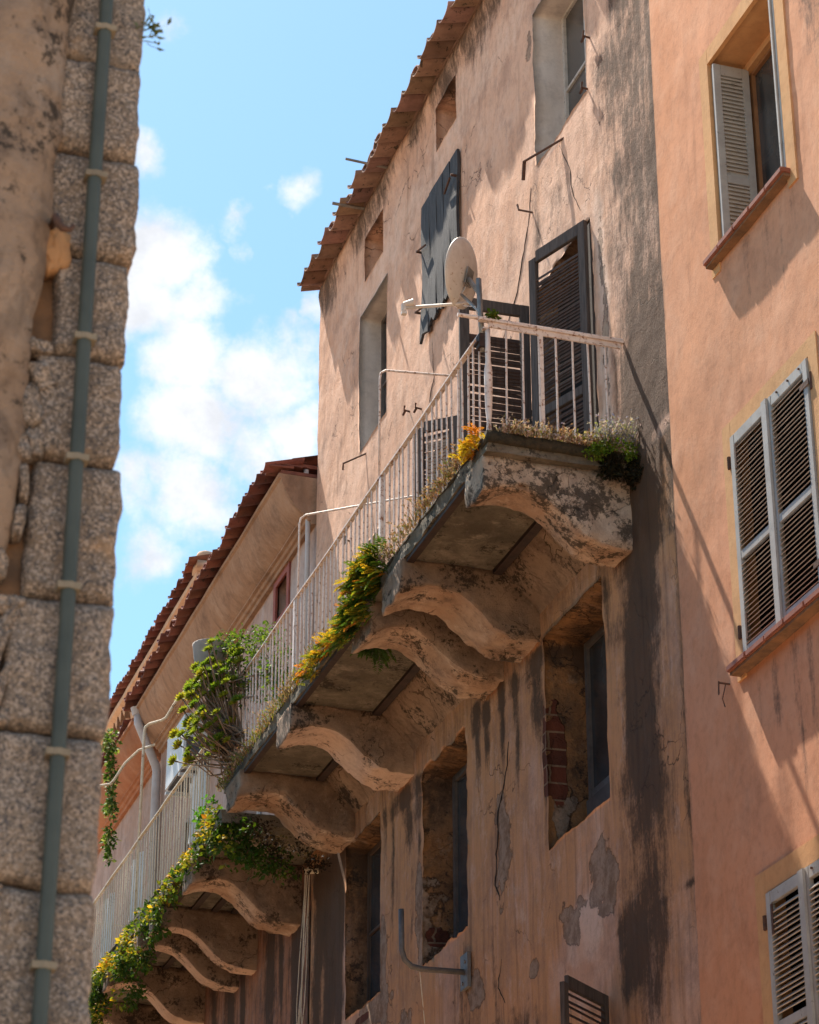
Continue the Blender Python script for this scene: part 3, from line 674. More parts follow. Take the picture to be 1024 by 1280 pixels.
copies(bb, [(XB+.15+k*.135, 15.08, ZT-.01) for k in range(7)], rail, seed=2)
def lathe(mb, c, prof, n=12):
    V = [(c[0]+r_*math.cos(2*math.pi*k/n), c[1]+r_*math.sin(2*math.pi*k/n), c[2]+z) for (r_, z) in prof for k in range(n)]
    F = [(i*n+k, i*n+(k+1) % n, (i+1)*n+(k+1) % n, (i+1)*n+k) for i in range(len(prof)-1) for k in range(n)]
    F += [tuple(range(n))[::-1], tuple((len(prof)-1)*n+k for k in range(n))]
    return mb.add(V, F)
po = MB(); lathe(po, (XB+.02, 15.10, ZT-.02), [(.028, 0), (.034, .06), (.022, .12), (.016, .2), (.026, .3), (.03, .45), (.032, .62), (.02, .72), (.022, .78), (.02, .99)])
po.build('post', M['rail'], rail, smooth=True)
for y in (17.68, 20.34):
    po = MB(); po.box((XB-.018, y-.03, ZT-.02), (XB+.018, y+.03, ZR+.0)); po.build('post', M['rail'], rail, bevel=.004)
po = MB(); po.box((XB+.42, 15.066, ZT-.01), (XB+.45, 15.095, 10.96)); po.build('post', M['rail'], rail)
# clothes-line pipes rising from the rail and bending to the wall
def arc_pipe(pts, r, mat, name, parent, n=8):
    m_ = MB(); m_.tube(pts, r, n); return m_.build(name, mat, parent, smooth=True)
arc_pipe([(XB, 20.30, 10.0), (XB, 20.27, 11.70), (XB+.01, 20.26, 11.76), (XB+.05, 20.23, 11.79), (6.38, 19.57, 11.80), (6.62, 19.40, 11.80)], .010, M['rail'], 'clothesline_pipe', rail)
arc_pipe([(XB, 17.75, 10.9), (XB, 17.75, 11.93), (XB+.01, 17.75, 11.99), (XB+.05, 17.745, 12.02), (6.2, 17.65, 12.02), (6.62, 17.6, 12.02)], .010, M['rail'], 'clothesline_pipe', rail)

# --- bits of iron on the wall
b = MB(); b.tube([(X0-.17, 16.62, 13.62), (X0+.02, 16.05, 13.56)], .012, 6); b.tube([(X0-.16, 16.63, 13.63), (X0-.14, 16.72, 13.50)], .016, 6)
b.tube([(X0+.02, 16.85, 13.28), (X0-.10, 16.95, 13.35), (X0-.10, 16.98, 13.42)], .010, 6); b.build('wall_hook', M['iron'], old)
for (y, z) in ((15.48, 14.15), (15.55, 13.68), (19.95, 12.95), (20.3, 13.1), (22.3, 12.6)):
    b = MB(); b.tube([(X0+.02, y, z), (X0-.06, y, z+.01), (X0-.06, y-.02, z+.05)], .011, 6); b.tube([(X0-.05, y, z), (X0-.055, y+.05, z-.02)], .012, 6); b.build('wall_hook', M['iron'], old)
b = MB(); b.tube([(X0+.02, 21.75, 13.37), (X0-.16, 22.05, 13.36), (X0-.16, 22.06, 13.29)], .010, 6); b.build('wall_hook', M['iron'], old)
# big bent pipe bracket low on the wall
m_ = MB(); m_.tube([(X0+.02, 18.81, 7.12), (6.22, 18.81, 7.115), (6.13, 18.81, 7.13), (6.07, 18.81, 7.18), (6.045, 18.81, 7.26), (6.04, 18.81, 7.60)], .024, 12)
o = m_.build('pipe_bracket', M['darkpipe'], old, smooth=True)
m_ = MB(); m_.box((X0-.02, 18.72, 6.98), (X0+.01, 18.90, 7.27)); m_.tube([(X0-.03, 18.78, 7.2), (X0+.0, 18.78, 7.2)], .015, 6); m_.tube([(X0-.03, 18.84, 7.03), (X0+.0, 18.84, 7.03)], .015, 6); m_.build('base_plate', M['darkpipe'], o)
m_ = MB(); m_.tube([(6.2, 18.81, 7.09), (6.28, 18.9, 6.6), (6.3, 18.95, 5.9), (6.32, 19, 5.0)], .004, 5); m_.build('loose_wire', M['rail2'], old)
# cables bunched at the far end
m_ = MB()
for k in range(6):
    ph = random.uniform(0, 6); yy = 23.42+random.uniform(-.22, .16)
    m_.tube([(6.48+.03*math.sin(ph+t*.8), yy+.05*t+.05*math.sin(ph+t*1.3), 9.35-.45*t) for t in range(9)], .0045, 5)
m_.tube([(6.47, 23.35, 9.35), (6.62, 23.35, 9.37)], .03, 8)
m_.build('cable_bundle', M['rail2'], old)
# cracks
def crack(parent, pts, r=.004, n=5, seed=0, x=X0):
    rnd = random.Random(seed); P = []
    for (a0, c0), (a1, c1) in zip(pts[:-1], pts[1:]):
        for t in range(n): P.append((a0+(a1-a0)*t/n+rnd.uniform(-.012, .012), c0+(c1-c0)*t/n+rnd.uniform(-.012, .012)))
    P.append(pts[-1]); V = []; F = []
    import bisect
    dg = bpy.context.evaluated_depsgraph_get
    for i, (y, z) in enumerate(P):
        rr = r*rnd.uniform(.5, 1.4)*(.4+.6*math.sin(math.pi*min(1, (i+.3)/len(P))))
        V.append((y, z, rr))
    m_ = MB(); Q = []
    for y, z, rr in V: Q.append((wall_x(y, z)-.001, y, z))
    m_.tube(Q, [v[2] for v in V], 5); return m_.build('crack', M['crack'], parent)
from mathutils.bvhtree import BVHTree
bpy.context.view_layer.update()
_bv = BVHTree.FromObject(w, bpy.context.evaluated_depsgraph_get())
def wall_x(y, z):
    off = parent_loc(w.parent)
    h = _bv.ray_cast(Vector((X0-1, y, z)), Vector((1, 0, 0)))
    return h[0].x if h[0] is not None else X0
crack(old, [(16.9, 13.55), (16.95, 13.3), (17.1, 13.05), (17.3, 12.75), (17.6, 12.55), (17.75, 12.35)], .006, seed=1)
crack(old, [(16.2, 13.55), (16.0, 13.2), (15.95, 12.9), (15.8, 12.65)], .004, seed=2)
crack(old, [(15.5, 15.2), (15.35, 14.9), (15.5, 14.6), (15.6, 14.65)], .004, seed=3)
crack(old, [(19.6, 13.5), (19.55, 13.1), (19.7, 12.9), (19.5, 12.6)], .004, seed=4)
crack(old, [(17.75, 8.75), (17.85, 8.45), (18.0, 8.25), (18.08, 7.9), (18.1, 7.65), (18.02, 7.5)], .009, seed=5)
if 0: crack(old, [(17.85, 8.1), (17.78, 8.0), (17.92, 7.9), (17.8, 7.78), (17.95, 7.65)], .008, seed=6)
if 0: crack(old, [(15.95, 7.25), (15.88, 7.12), (15.95, 7.02), (15.75, 6.98), (15.9, 6.9)], .009, seed=7)
crack(old, [(18.0, 7.0), (18.08, 6.8), (17.95, 6.65)], .005, seed=8)

# ================================================================== SATELLITE DISH
dish = empty('satellite_dish', (5.48, 15.12, 10.85), 'faded cream satellite dish clamped to the corner of the balcony railing', 'satellite dish')
m_ = MB(); m_.tube([(5.49, 15.13, 10.78), (5.475, 15.16, 11.42)], .021, 12); m_.build('mast', M['greymetal'], dish, smooth=True)
m_ = MB(); m_.box((5.455, 15.10, 10.80), (5.53, 15.18, 10.92)); m_.box((5.44, 15.12, 10.84), (5.55, 15.20, 10.86)); m_.build('clamp', M['steel'], dish, bevel=.004)
nrm = Vector((-.66, .66, .2)).normalized(); up = (Vector((0, 0, 1))-nrm*nrm.z).normalized(); sd = nrm.cross(up)
cen = Vector((5.47, 15.48, 11.66)); m_ = MB(); V = []; F = []; nr, na = 8, 40
for s_ in (0, 1):
    for i in range(nr+1):
        for k in range(na):
            a = 2*math.pi*k/na; rr = i/nr
            V.append(cen+sd*(math.cos(a)*.26*rr)+up*(math.sin(a)*.285*rr)+nrm*(.055*(rr*rr)-.03-.008*s_))
for s_ in (0, 1):
    b0 = s_*(nr+1)*na
    for i in range(nr):
        for k in range(na): F.append((b0+i*na+k, b0+i*na+(k+1) % na, b0+(i+1)*na+(k+1) % na, b0+(i+1)*na+k))
b1 = (nr+1)*na
for k in range(na): F.append((nr*na+k, nr*na+(k+1) % na, b1+nr*na+(k+1) % na, b1+nr*na+k))
m_.add(V, F); m_.build('reflector', M['dish'], dish, smooth=True)
low = cen-up*.27+nrm*.02
m_ = MB(); lnb = Vector((5.03, 15.62, 11.345)); m_.tube([low-nrm*.1+Vector((.04, 0, .02)), low, lnb], .013, 8); m_.tube([low+Vector((0, 0, .0)), cen-up*.12-nrm*.045], .008, 6)
m_.build('feed_arm', M['dish'], dish, smooth=True)
m_ = MB(); m_.tube([lnb-nrm*.0+Vector((0, 0, -.03)), lnb+Vector((.0, 0, .035))], .022, 10); m_.tube([lnb+Vector((0, 0, .03)), lnb+Vector((.07, -.03, .045))], [.022, .032], 10)
m_.box((lnb.x-.02, lnb.y-.02, lnb.z-.06), (lnb.x+.02, lnb.y+.02, lnb.z-.03)); m_.build('receiver', M['dish'], dish, bevel=.003)
m_ = MB(); m_.obox(cen-up*.11-nrm*.05+sd*-.05, sd*.10, up*.14, nrm*-.012); m_.tube([cen-up*.05-nrm*.05, Vector((5.478, 15.16, 11.3))], .02, 8)
m_.tube([low+Vector((.02, -.1, .03)), Vector((5.48, 15.14, 11.12))], .012, 6); m_.build('mount', M['greymetal'], dish)
m_ = MB(); m_.tube([low-nrm*.06, low+Vector((.05, -.08, -.05)), Vector((5.46, 15.2, 11.2)), Vector((5.5, 15.16, 10.95))], .004, 5); m_.build('cable', M['rail'], dish)

# ================================================================== ORANGE BUILDING
org = empty('orange_building', (X0, 11, 0), 'smooth orange rendered building with ochre window surrounds and grey louvred shutters', 'building')
XO = X0-.01
oop = [dict(y0=12.22, y1=13.30, z0=10.76, z1=12.36, depth=.36, mat=M['ochre'], rag=0, rough=0, k='A'),
       dict(y0=12.14, y1=13.31, z0=7.72, z1=9.32, depth=.30, mat=M['ochre'], rag=0, rough=0, k='B'),
       dict(y0=12.14, y1=13.22, z0=4.52, z1=6.14, depth=.30, mat=M['ochre'], rag=0, rough=0, k='C')]
def org_attr(X, Y, Z):
    n = len(Y); m = np.zeros((n, 3)); q = np.zeros((n, 3))
    for zz in (10.7, 7.62):
        for y, w_, ln, a in ((13.15, .05, .9, .5), (12.9, .07, .8, .8), (12.62, .06, 1.4, .9), (12.42, .05, 1.3, .8), (12.2, .06, 1.0, .6)):
            m[:, 0] += drip(Y, Z, y, zz, w_, ln, a*(.75 if zz < 9 else .45))
    m[:, 0] += blob(Y, Z, 11.8, 12.1, .25, .9, .55)+.35*np.exp(-((Y-14.27)/.03)**2)
    m[:, 2] += (fbm(Y*.6+4, Z*.5, 3)-.5)*1.4; q[:, 0] += (fbm(Y*.5, Z*.5+8, 3)-.4)*.8
    m[:, 0] += np.where(abs(Y-14.2) < .2, 0, 0)
    return m, q
wall('wall', org, M['orange'], XO, 9.5, 14.268, 0, 15.5, oop, 4.2, .05, .004, org_attr, bow=lambda Y, Z: (fbm(Y*.8, Z*.8, 2)-.5)*.02)
b = MB(); b.box((XO+.4, 9.5, 0), (12, 14.25, 15.4)); b.box((XO+.03, 9.5, 15.3), (12, 14.25, 15.6)); b.box((XO+.02, 9.5, 0), (XO+.4, 9.7, 15.3)); b.build('side_wall', M['orange'], org)
def surround(y0, y1, z0, z1, wd=.125, bottom=False, zb=None):
    b = MB(); x = XO-.012; xe = XO+.02; zb = z0 if zb is None else zb
    b.box((x, y0-wd, zb), (xe, y0+.004, z1+wd)); b.box((x, y1-.004, zb), (xe, y1+wd, z1+wd)); b.box((x+.001, y0+.004, z1-.004), (xe, y1-.004, z1+wd-.001))
    b.build('window_surround', M['ochre'], org)
surround(12.22, 13.30, 10.76, 12.36, zb=10.62); surround(12.14, 13.31, 7.72, 9.32, wd=.115, zb=7.6); surround(12.14, 13.22, 4.52, 6.14, wd=.14)
for (y0, y1, z, x) in ((12.17, 13.42, 10.705, XO-.085), (12.0, 13.39, 7.64, XO-.105)):
    b = MB(); n = 5
    for k in range(n):
        ya = y0+(y1-y0)*k/n; b.box((x+random.uniform(-.003, .003), ya+.003, z), (XO+.12, y0+(y1-y0)*(k+1)/n-.003, z+.045))
    b.build('window_sill', M['terracotta'], org, bevel=.007)
    b = MB(); b.box((x+.02, y0+.01, z-.02), (XO+.1, y1-.01, z+.002)); b.build('window_sill', M['mortar'], org)
window(org, XO+.30, 12.25, 13.28, 10.78, 12.34, M['frame_brown'], 1, 0, .065, .05)
b = MB(); b.box((XO+.26, 12.22, 12.30), (XO+.36, 13.30, 12.36)); b.build('blind_box', M['ochre'], org)
# folded leaves inside the reveal of the open window
def panel(y, xa, xb, z0, z1, parent):
    f = MB(); th = .026
    f.box((xa, y-th, z0), (xa+.055, y, z1)); f.box((xb-.055, y-th, z0), (xb, y, z1)); 
    f.box((xa+.055, y-th+.001, z0), (xb-.055, y-.001, z0+.09)); f.box((xa+.055, y-th+.001, z1-.09), (xb-.055, y-.001, z1)); f.box((xa+.055, y-th+.001, z0+.5), (xb-.055, y-.001, z0+.57))
    o = f.build('shutter', M['shut_grey'], parent, bevel=.003); s = MB(); z = z0+.10
    while z < z1-.11:
        if abs(z-z0-.535) > .05: s.obox((xa+.055, y-th+.004, z), (xb-xa-.11, 0, 0), (0, th*.5, .006), (0, -.003, .012))
        z += .034
    s.box((xa+.055, y-.006, z0+.09), (xb-.055, y-.003, z1-.09)); s.build('louvres', M['shut_grey'], o)
panel(13.235, XO-.005, XO+.275, 10.80, 12.31, org); panel(13.275, XO+.01, XO+.27, 10.80, 12.31, org)
panel(12.30, XO-.015, XO+.27, 10.80, 12.35, org); panel(12.265, XO-.005, XO+.27, 10.80, 12.35, org)
# closed pairs
for (y0, y1, z0, z1, mz, xx) in ((12.155, 13.30, 7.725, 9.31, 8.42, XO+.012), (12.155, 13.21, 4.52, 6.13, 5.3, XO+.012)):
    ym = (y0+y1)/2+.01
    a_ = shutter(org, xx, y0, 0, ym-y0-.004, z0, z1, M['shut_grey'], M['shut_slat'], .034, 0, mz, .062, .034, seed=3, slw=.05, metal=(z0+.18, z1-.18))
    c_ = shutter(org, xx, ym+.004, 0, y1-ym-.006, z0, z1, M['shut_grey'], M['shut_slat'], .034, 0, mz, .062, .034, seed=4, slw=.05)
    b = MB(); b.box((xx-.052, ym-.03, z0+.01), (xx-.0345, ym+.045, z1-.005)); b.build('cover_strip', M['shut_grey'], a_, bevel=.003)
    for zc in (z0+.18, z1-.18):
        h = MB(); h.box((xx-.042, y1-.10, zc-.09), (xx-.034, y1-.075, zc+.09)); h.tube([(xx-.03, y1+.03, zc-.04), (xx-.03, y1+.03, zc+.05)], .014, 6); h.tube([(xx-.03, y1+.03, zc), (XO+.02, y1+.05, zc)], .009, 6)
        h.build('hinge', M['iron'], c_)
    for k in range(3): h = MB(); h.tube([(xx-.043, y0+.1+k*.16, z1-.03), (xx-.03, y0+.1+k*.16, z1-.03)], .008, 6); h.build('bolt', M['iron'], a_)
    b = MB(); b.box((XO+.12, y0-.02, z0-.02), (XO+.14, y1+.02, z1+.02)); b.build('dark_back', M['dark'], org)  # black sheet painting the darkness behind the closed louvres
b = MB(); b.tube([(XO+.02, 13.56, 7.64), (XO-.06, 13.6, 7.66)], .007, 6); b.tube([(XO-.06, 13.6, 7.67), (XO-.06, 13.61, 7.58)], .005, 6); b.tube([(XO-.02, 13.58, 7.65), (XO-.03, 13.62, 7.56), (XO-.02, 13.61, 7.5)], .004, 5); b.build('wall_hook', M['iron'], org)

# ================================================================== TILED HOUSE (next along the street)
h2 = empty('tiled_house', (X0, 27, 0), 'lower pinkish house with red tiled eaves over a deep coved cornice', 'building')
h2o = [dict(y0=24.78, y1=25.26, z0=12.9, z1=13.34, depth=.22, rag=0, rough=0, k='r'),
       dict(y0=25.7, y1=26.7, z0=9.7, z1=11.9, depth=.25, rag=0, rough=0, k='d'), dict(y0=28.6, y1=29.6, z0=9.7, z1=11.9, depth=.25, rag=0, rough=0, k='d')]
def h2_attr(X, Y, Z):
    n = len(Y); m = np.zeros((n, 3)); q = np.zeros((n, 3))
    m[:, 2] += np.where(Z < 9.8, .8, .1); q[:, 0] += blob(Y, Z, 24.3, 12.9, .7, .5, .6)+np.where(Z > 10, .3, 0)
    for y, wd, ln, a in ((24.1, .2, 4, 1.2), (24.75, .09, 2, .9), (25.2, .22, 3.4, .7), (26.3, .1, 3, .9), (26.9, .3, 2.2, .6), (27.7, .12, 3, .8), (28.5, .25, 3, .8)): m[:, 0] += drip(Y, Z, y, 9.4, wd, ln, a)
    m[:, 0] += np.where(Z < 9.6, .35, 0)+.5*np.exp(-((Y-23.65)/.1)**2)  # darker below the balcony and along the joint
    return m, q
wall('wall', h2, M['h2wall'], X0+.01, 23.63, 31.6, 0, 14.0, h2o, 7, .08, .006, h2_attr)
b = MB(); b.box((X0+.45, 23.65, 0), (13, 31.55, 13.9)); b.build('side_wall', M['h2wall'], h2)
prof = [(6.64, 13.42), (6.56, 13.42), (6.55, 13.46), (6.52, 13.47), (6.505, 13.50), (6.47, 13.51)]
prof += [(6.47-.27*(.45*math.sin(t*math.pi/2*.98)+.55*t), 13.53+.40*(.45*(1-math.cos(t*math.pi/2*.98))+.55*t)) for t in [k/24 for k in range(25)]]
prof += [(6.17, 13.94), (6.17, 13.985), (6.64, 13.985)]
def cove_fn(prof, y0, y1, name, mat, parent, ny=60, ds=.006):
    mb = MB(); mb.prism_y(prof, y0, y1, ny=ny)
    for i, v in enumerate(mb.v):
        q = mnoise.noise_vector(Vector(v)*2.5); mb.v[i] = (v[0]+q.x*ds, v[1], v[2]+q.z*ds)
    return mb.build(name, mat, parent, smooth=False)
cove_fn(prof, 23.66, 31.2, 'cornice', M['h2cove'], h2)
rf2 = tiles('roof', h2, M['tile_red'], 6.02, 14.03, .30, 23.68, 31.35, .30, 10, seed=9, rad=.11, jit=.02)
b = MB(); b.box((6.2, 23.66, 13.99), (9, 31.2, 14.03), (.8, .8, .8)); b.build('roof_deck', M['tile_red'], rf2)
# broken end of the roof by the tall building
b = MB()
for k in range(5): b.box((6.05+.08*k+random.uniform(-.03, .03), 23.64+.02*k, 14.06+.02*k), (6.35+.08*k, 23.9, 14.09+.02*k), (.9, .85, .8), jit=.02)
b.build('broken_tile', M['tile_red'], rf2)
wn = window(h2, X0+.16, 24.78, 25.26, 12.9, 13.34, M['redpaint'], 0, 0, .05, glass=M['dark'])
b = MB()
for (ya, yb, za, zb) in ((24.68, 24.78, 12.82, 13.44), (25.26, 25.36, 12.82, 13.44), (24.78, 25.26, 13.34, 13.44), (24.78, 25.26, 12.82, 12.90)): b.box((X0-.015, ya, za), (X0+.03, yb, zb))
b.build('window_surround', M['redpaint'], h2)
for y0 in (25.7, 28.6):
    window(h2, X0+.2, y0-.02, y0+1.02, 9.68, 11.92, M['cloth_white'], 1, 2, .09)
arc_pipe([(6.22, 31.05, 13.90), (6.22, 31.02, 13.74), (6.25, 31.0, 13.66), (6.50, 31.1, 13.20), (6.52, 31.1, 13.12), (6.53, 31.1, 9.8)], .06, M['downpipe'], 'downpipe', h2, 12)
b = MB(); b.tube([(6.2, 31.05, 13.86), (6.2, 31.05, 13.97)], [.06, .09], 12); b.build('rain_head', M['downpipe'], h2)
# white pipe at the joint of the two buildings
arc_pipe([(6.50, 23.72, 14.1), (6.50, 23.72, 13.9), (6.53, 23.72, 13.6), (6.56, 23.74, 10.0)], .028, M['downpipe'], 'downpipe', h2)
arc_pipe([(6.3, 23.70, 13.98), (6.42, 23.69, 13.75), (6.53, 23.68, 13.5)], .012, M['downpipe'], 'wall_cable', h2)
D2 = -.26
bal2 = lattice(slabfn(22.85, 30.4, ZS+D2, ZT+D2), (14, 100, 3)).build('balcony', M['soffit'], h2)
for k, (ya, yb, mt, kw) in enumerate([(23.95, 24.42, M['corbel'], dict(amp=.02, groove=.02, band=M['corbel_band'])), (25.75, 25.99, M['corbel'], dict(amp=.008, band=M['corbel_pale'])), (26.50, 26.75, M['corbel'], dict(amp=.008, band=M['corbel_pale'])), (28.15, 28.45, M['corbel'], dict(amp=.01, band=M['corbel_pale'])), (29.9, 30.35, M['corbel'], dict(band=M['corbel_pale']))]):
    corbel(bal2, ya, yb, mt, ztop=ZS+D2, dz=D2-.02, deep=.06, seed=ya, **kw)
for xa in (5.60, 5.85, 6.08, 6.3):
    for (ya, yb) in ((24.42, 25.75), (26.82, 28.15)):
        b = MB(); b.box((xa, ya, ZS+D2-.03), (xa+.07, yb, ZS+D2+.003)); b.build('steel_beam', M['steel'], bal2)
crust(bal2, 22.9, 30.4, ZT+D2-.005)
ZR2 = ZR+D2+.06
r2 = MB()
for k in range(14):
    ya = 23.5+k*.5; r2.obox((XB-.018, ya, ZR2+.005*math.sin(k*2.1)), (.036, 0, 0), (0, .501, .005*(math.sin(k*2.1+2.1)-math.sin(k*2.1))), (0, 0, .014))
r2.box((XB, 30.46, ZR2), (X0, 30.49, ZR2+.014))
r2 = r2.build('railing', M['rail2'], h2)
bb = baluster_mesh(1.02, .0072).build('baluster', M['rail2'])
copies(bb, [(XB, 23.6+k*.130, ZT+D2-.02) for k in range(53)], r2, seed=3)
arc_pipe([(XB, 27.05, 9.7), (XB, 27.05, 12.08), (XB+.01, 27.04, 12.15), (XB+.05, 27.0, 12.18), (5.66, 26.85, 12.18), (5.70, 26.8, 12.20), (5.80, 26.7, 12.40), (5.9, 26.55, 12.52), (6.05, 26.3, 12.55)], .017, M['rail2'], 'clothesline_pipe', r2)
arc_pipe([(XB, 30.1, 9.7), (XB, 30.1, 12.36), (XB+.01, 30.1, 12.42), (XB+.05, 30.06, 12.45), (5.68, 29.95, 12.45), (5.72, 29.93, 12.5), (5.84, 29.85, 12.72), (5.98, 29.7, 12.86), (6.14, 29.5, 12.88)], .017, M['rail2'], 'clothesline_pipe', r2)
# striped towels hung behind the second railing
for (ya, yb) in ((24.3, 24.9), (27.3, 27.9), (29.0, 29.5)):
    def fn(u, v, w_, ya=ya, yb=yb): return (XB+.10+.008*u+.03*math.sin(v*14+w_*2), ya+(yb-ya)*v, ZR2-.75+.72*w_)
    tw = lattice(fn, (1, 16, 6)).build('hanging_cloth', M['cloth_white'], None)
    tag(tw, {24.3: 'white cloth hanging behind the lower railing nearest the leafy vine', 27.3: 'white cloth hanging beside the bent clothesline pole of the lower railing', 29.0: 'white cloth hanging at the far end of the lower railing'}[ya], 'cloth', 'cloths drying on the lower balcony')
# air conditioner
ac = empty('air_conditioner', (6.4, 28.9, 12.2), 'white air conditioning unit mounted on the pinkish house wall', 'air conditioner')
b = MB(); b.box((6.27, 28.35, 12.2), (6.59, 29.35, 12.92)); b.build('casing', M['ac'], ac, bevel=.02)
b = MB(); b.box((6.30, 28.343, 12.25), (6.56, 28.352, 12.6)); b.build('side_grille', M['acdark'], ac)
b = MB(); b.box((6.28, 28.45, 12.192), (6.56, 29.25, 12.2)); b.build('base', M['acdark'], ac)
b = MB(); b.box((6.25, 28.45, 12.12), (6.62, 28.5, 12.16)); b.box((6.25, 29.2, 12.12), (6.62, 29.25, 12.16)); b.build('bracket', M['ac'], ac)

# ---- next house with the reddish cove
h4 = empty('red_coved_house', (X0, 34, 0), 'reddish stained house end with a bare cornice beyond the pale downpipe', 'building')
pr4 = [(x+.02, z-.06) for x, z in prof]
cove_fn(pr4, 31.3, 38, 'cornice', M['h4cove'], h4)
b = MB(); b.box((X0+.03, 31.62, 0), (12, 38, 13.9)); b.build('wall', M['h2wall'], h4)
tiles('roof', h4, M['tile_red'], 6.12, 13.95, .3, 31.7, 38, .30, 9, seed=12, rad=.11, jit=.02)

# ================================================================== FAR HOUSE
h3 = empty('far_house', (7.8, 36, 0), 'tall pale house in the distance with rows of brown roof tiles', 'building')
b = MB(); b.box((7.75, 32.9, 0), (13, 44, 17.0)); b.build('wall', M['h3wall'], h3)
p3 = [(7.80, 16.20), (7.72, 16.20), (7.70, 16.28), (7.66, 16.30), (7.64, 16.36), (7.56, 16.40), (7.50, 16.52), (7.46, 16.68), (7.42, 16.72), (7.40, 16.80), (7.32, 16.84), (7.32, 16.92), (7.80, 16.92)]
cove_fn(p3, 32.75, 44, 'cornice', M['h3corn'], h3, 80, .008)
for k in range(30):
    b = MB(); b.box((7.385, 32.75+k*.31, 16.55), (7.52, 32.765+k*.31, 16.80)); b.build('cornice_joint', M['mortar'], h3)
tiles('roof', h3, M['tile_red'], 7.20, 16.98, .3, 32.6, 44, .32, 11, seed=15, rad=.12, jit=.02)
b = MB(); lathe(b, (7.45, 32.75, 17.05), [(.02, 0), (.12, .03), (.15, .10), (.12, .17), (.04, .21)]); b.box((7.3, 32.6, 16.93), (7.7, 32.95, 17.04)); b.build('finial', M['h3corn'], h3, smooth=True)

# ================================================================== STONE BUILDING (near left)
YS = 6.0
sb = empty('stone_building', (0, YS, 0), 'rough granite block building corner close by with a conduit running up it', 'building')
b = MB(); b.box((-6, YS+.25, 0), (1.02, 40, 9.5)); b.box((-6, YS+.05, 0), (.70, YS+.25, 9.5)); b.box((.7, YS+.045, 0), (1.06, YS+.25, 9.5)); b.build('core_wall', M['mortar'], sb)
xe = lambda z: 1.117+.008*math.sin(z*5)
ztops = [6.62, 6.34, 6.005, 5.68, 5.335, 5.01, 4.685, 4.275, 3.89, 3.48, 3.1, 2.7]
lefts = [.885, .885, .87, .865, .855, .905, .865, .875, .84, .83, .83, .83]
for i in range(len(ztops)-1):
    z1 = ztops[i]-.003; z0 = ztops[i+1]+.003; xl = lefts[i+1]; xr = 1.117+random.uniform(-.008, .008); pr_ = random.uniform(-.012, .012); sdv = i*3.7
    def fn(u, v, w_, z0=z0, z1=z1, xl=xl, xr=xr, sdv=sdv, pr_=pr_):
        cx, cz, hx, hz = (xl+xr)/2, (z0+z1)/2, (xr-xl)/2, (z1-z0)/2
        a, c = u*2-1, w_*2-1; rr = 1-.035*(abs(a)**6+abs(c)**6) 
        kx = 1-.035*abs(c)**10; kz = 1-.03*abs(a)**12
        x = cx+a*hx*kx; z = cz+c*hz*kz
        edge = max(abs(a), abs(c))**16
        y = YS-.02+pr_+v*.25+(1-v)*edge*.035
        q = mnoise.noise_vector(Vector((x*9+sdv, y*9, z*9)))+mnoise.noise_vector(Vector((x*28+sdv, y*28, z*28)))*.45+mnoise.noise_vector(Vector((x*70+sdv, y*70, z*70)))*.2
        return (x+q.x*.011, y+q.y*.011*(1-v), z+q.z*.009)
    lattice(fn, (34, 8, 34)).build('stone_block', M['granite'], sb, smooth=True)
# rubble at the lower left
rubble = [(.865, 5.02, .05, .022, -8), (.885, 4.93, .035, .05, 25), (.86, 4.83, .03, .07, 12), (.875, 4.72, .02, .045, 20), (.845, 4.70, .03, .04, 0), (.855, 4.60, .016, .06, 5), (.85, 4.48, .018, .05, -4),
          (.84, 4.19, .022, .075, -22), (.815, 4.12, .03, .07, -18), (.85, 4.04, .018, .06, -24), (.825, 3.97, .02, .07, -14), (.86, 4.24, .03, .022, 6), (.80, 4.23, .05, .03, 4), (.79, 4.02, .03, .1, -12), (.84, 3.915, .03, .025, 10),
          (.80, 4.35, .03, .05, 0), (.80, 3.8, .04, .1, 0), (.81, 3.6, .03, .1, 0), (.80, 3.4, .04, .1, 0), (.86, 3.46, .02, .02, 0), (.80, 3.15, .04, .14, 0)]
for k, (x, z, rx, rz, an) in enumerate(rubble):
    def fn(u, v, w_, x=x, z=z, rx=rx, rz=rz, an=R(an), k=k):
        p = Vector((u*2-1, v*2-1, w_*2-1)); L = max(abs(c) for c in p); s_ = p.normalized()*L if p.length > 0 else p; p = p*.45+s_*.55
        q = mnoise.noise_vector(Vector((p.x*1.5+k*3, p.y*1.5, p.z*1.5+k)))*.25+mnoise.noise_vector(Vector((p.x*5+k*3, p.y*5, p.z*5+k)))*.10; p = p+q
        a, c = p.x*rx, p.z*rz
        return (x+a*math.cos(an)-c*math.sin(an), YS+.02+p.y*.05, z+a*math.sin(an)+c*math.cos(an))
    lattice(fn, (10, 6, 10)).build('rubble_stone', M['granite'], sb, smooth=True)
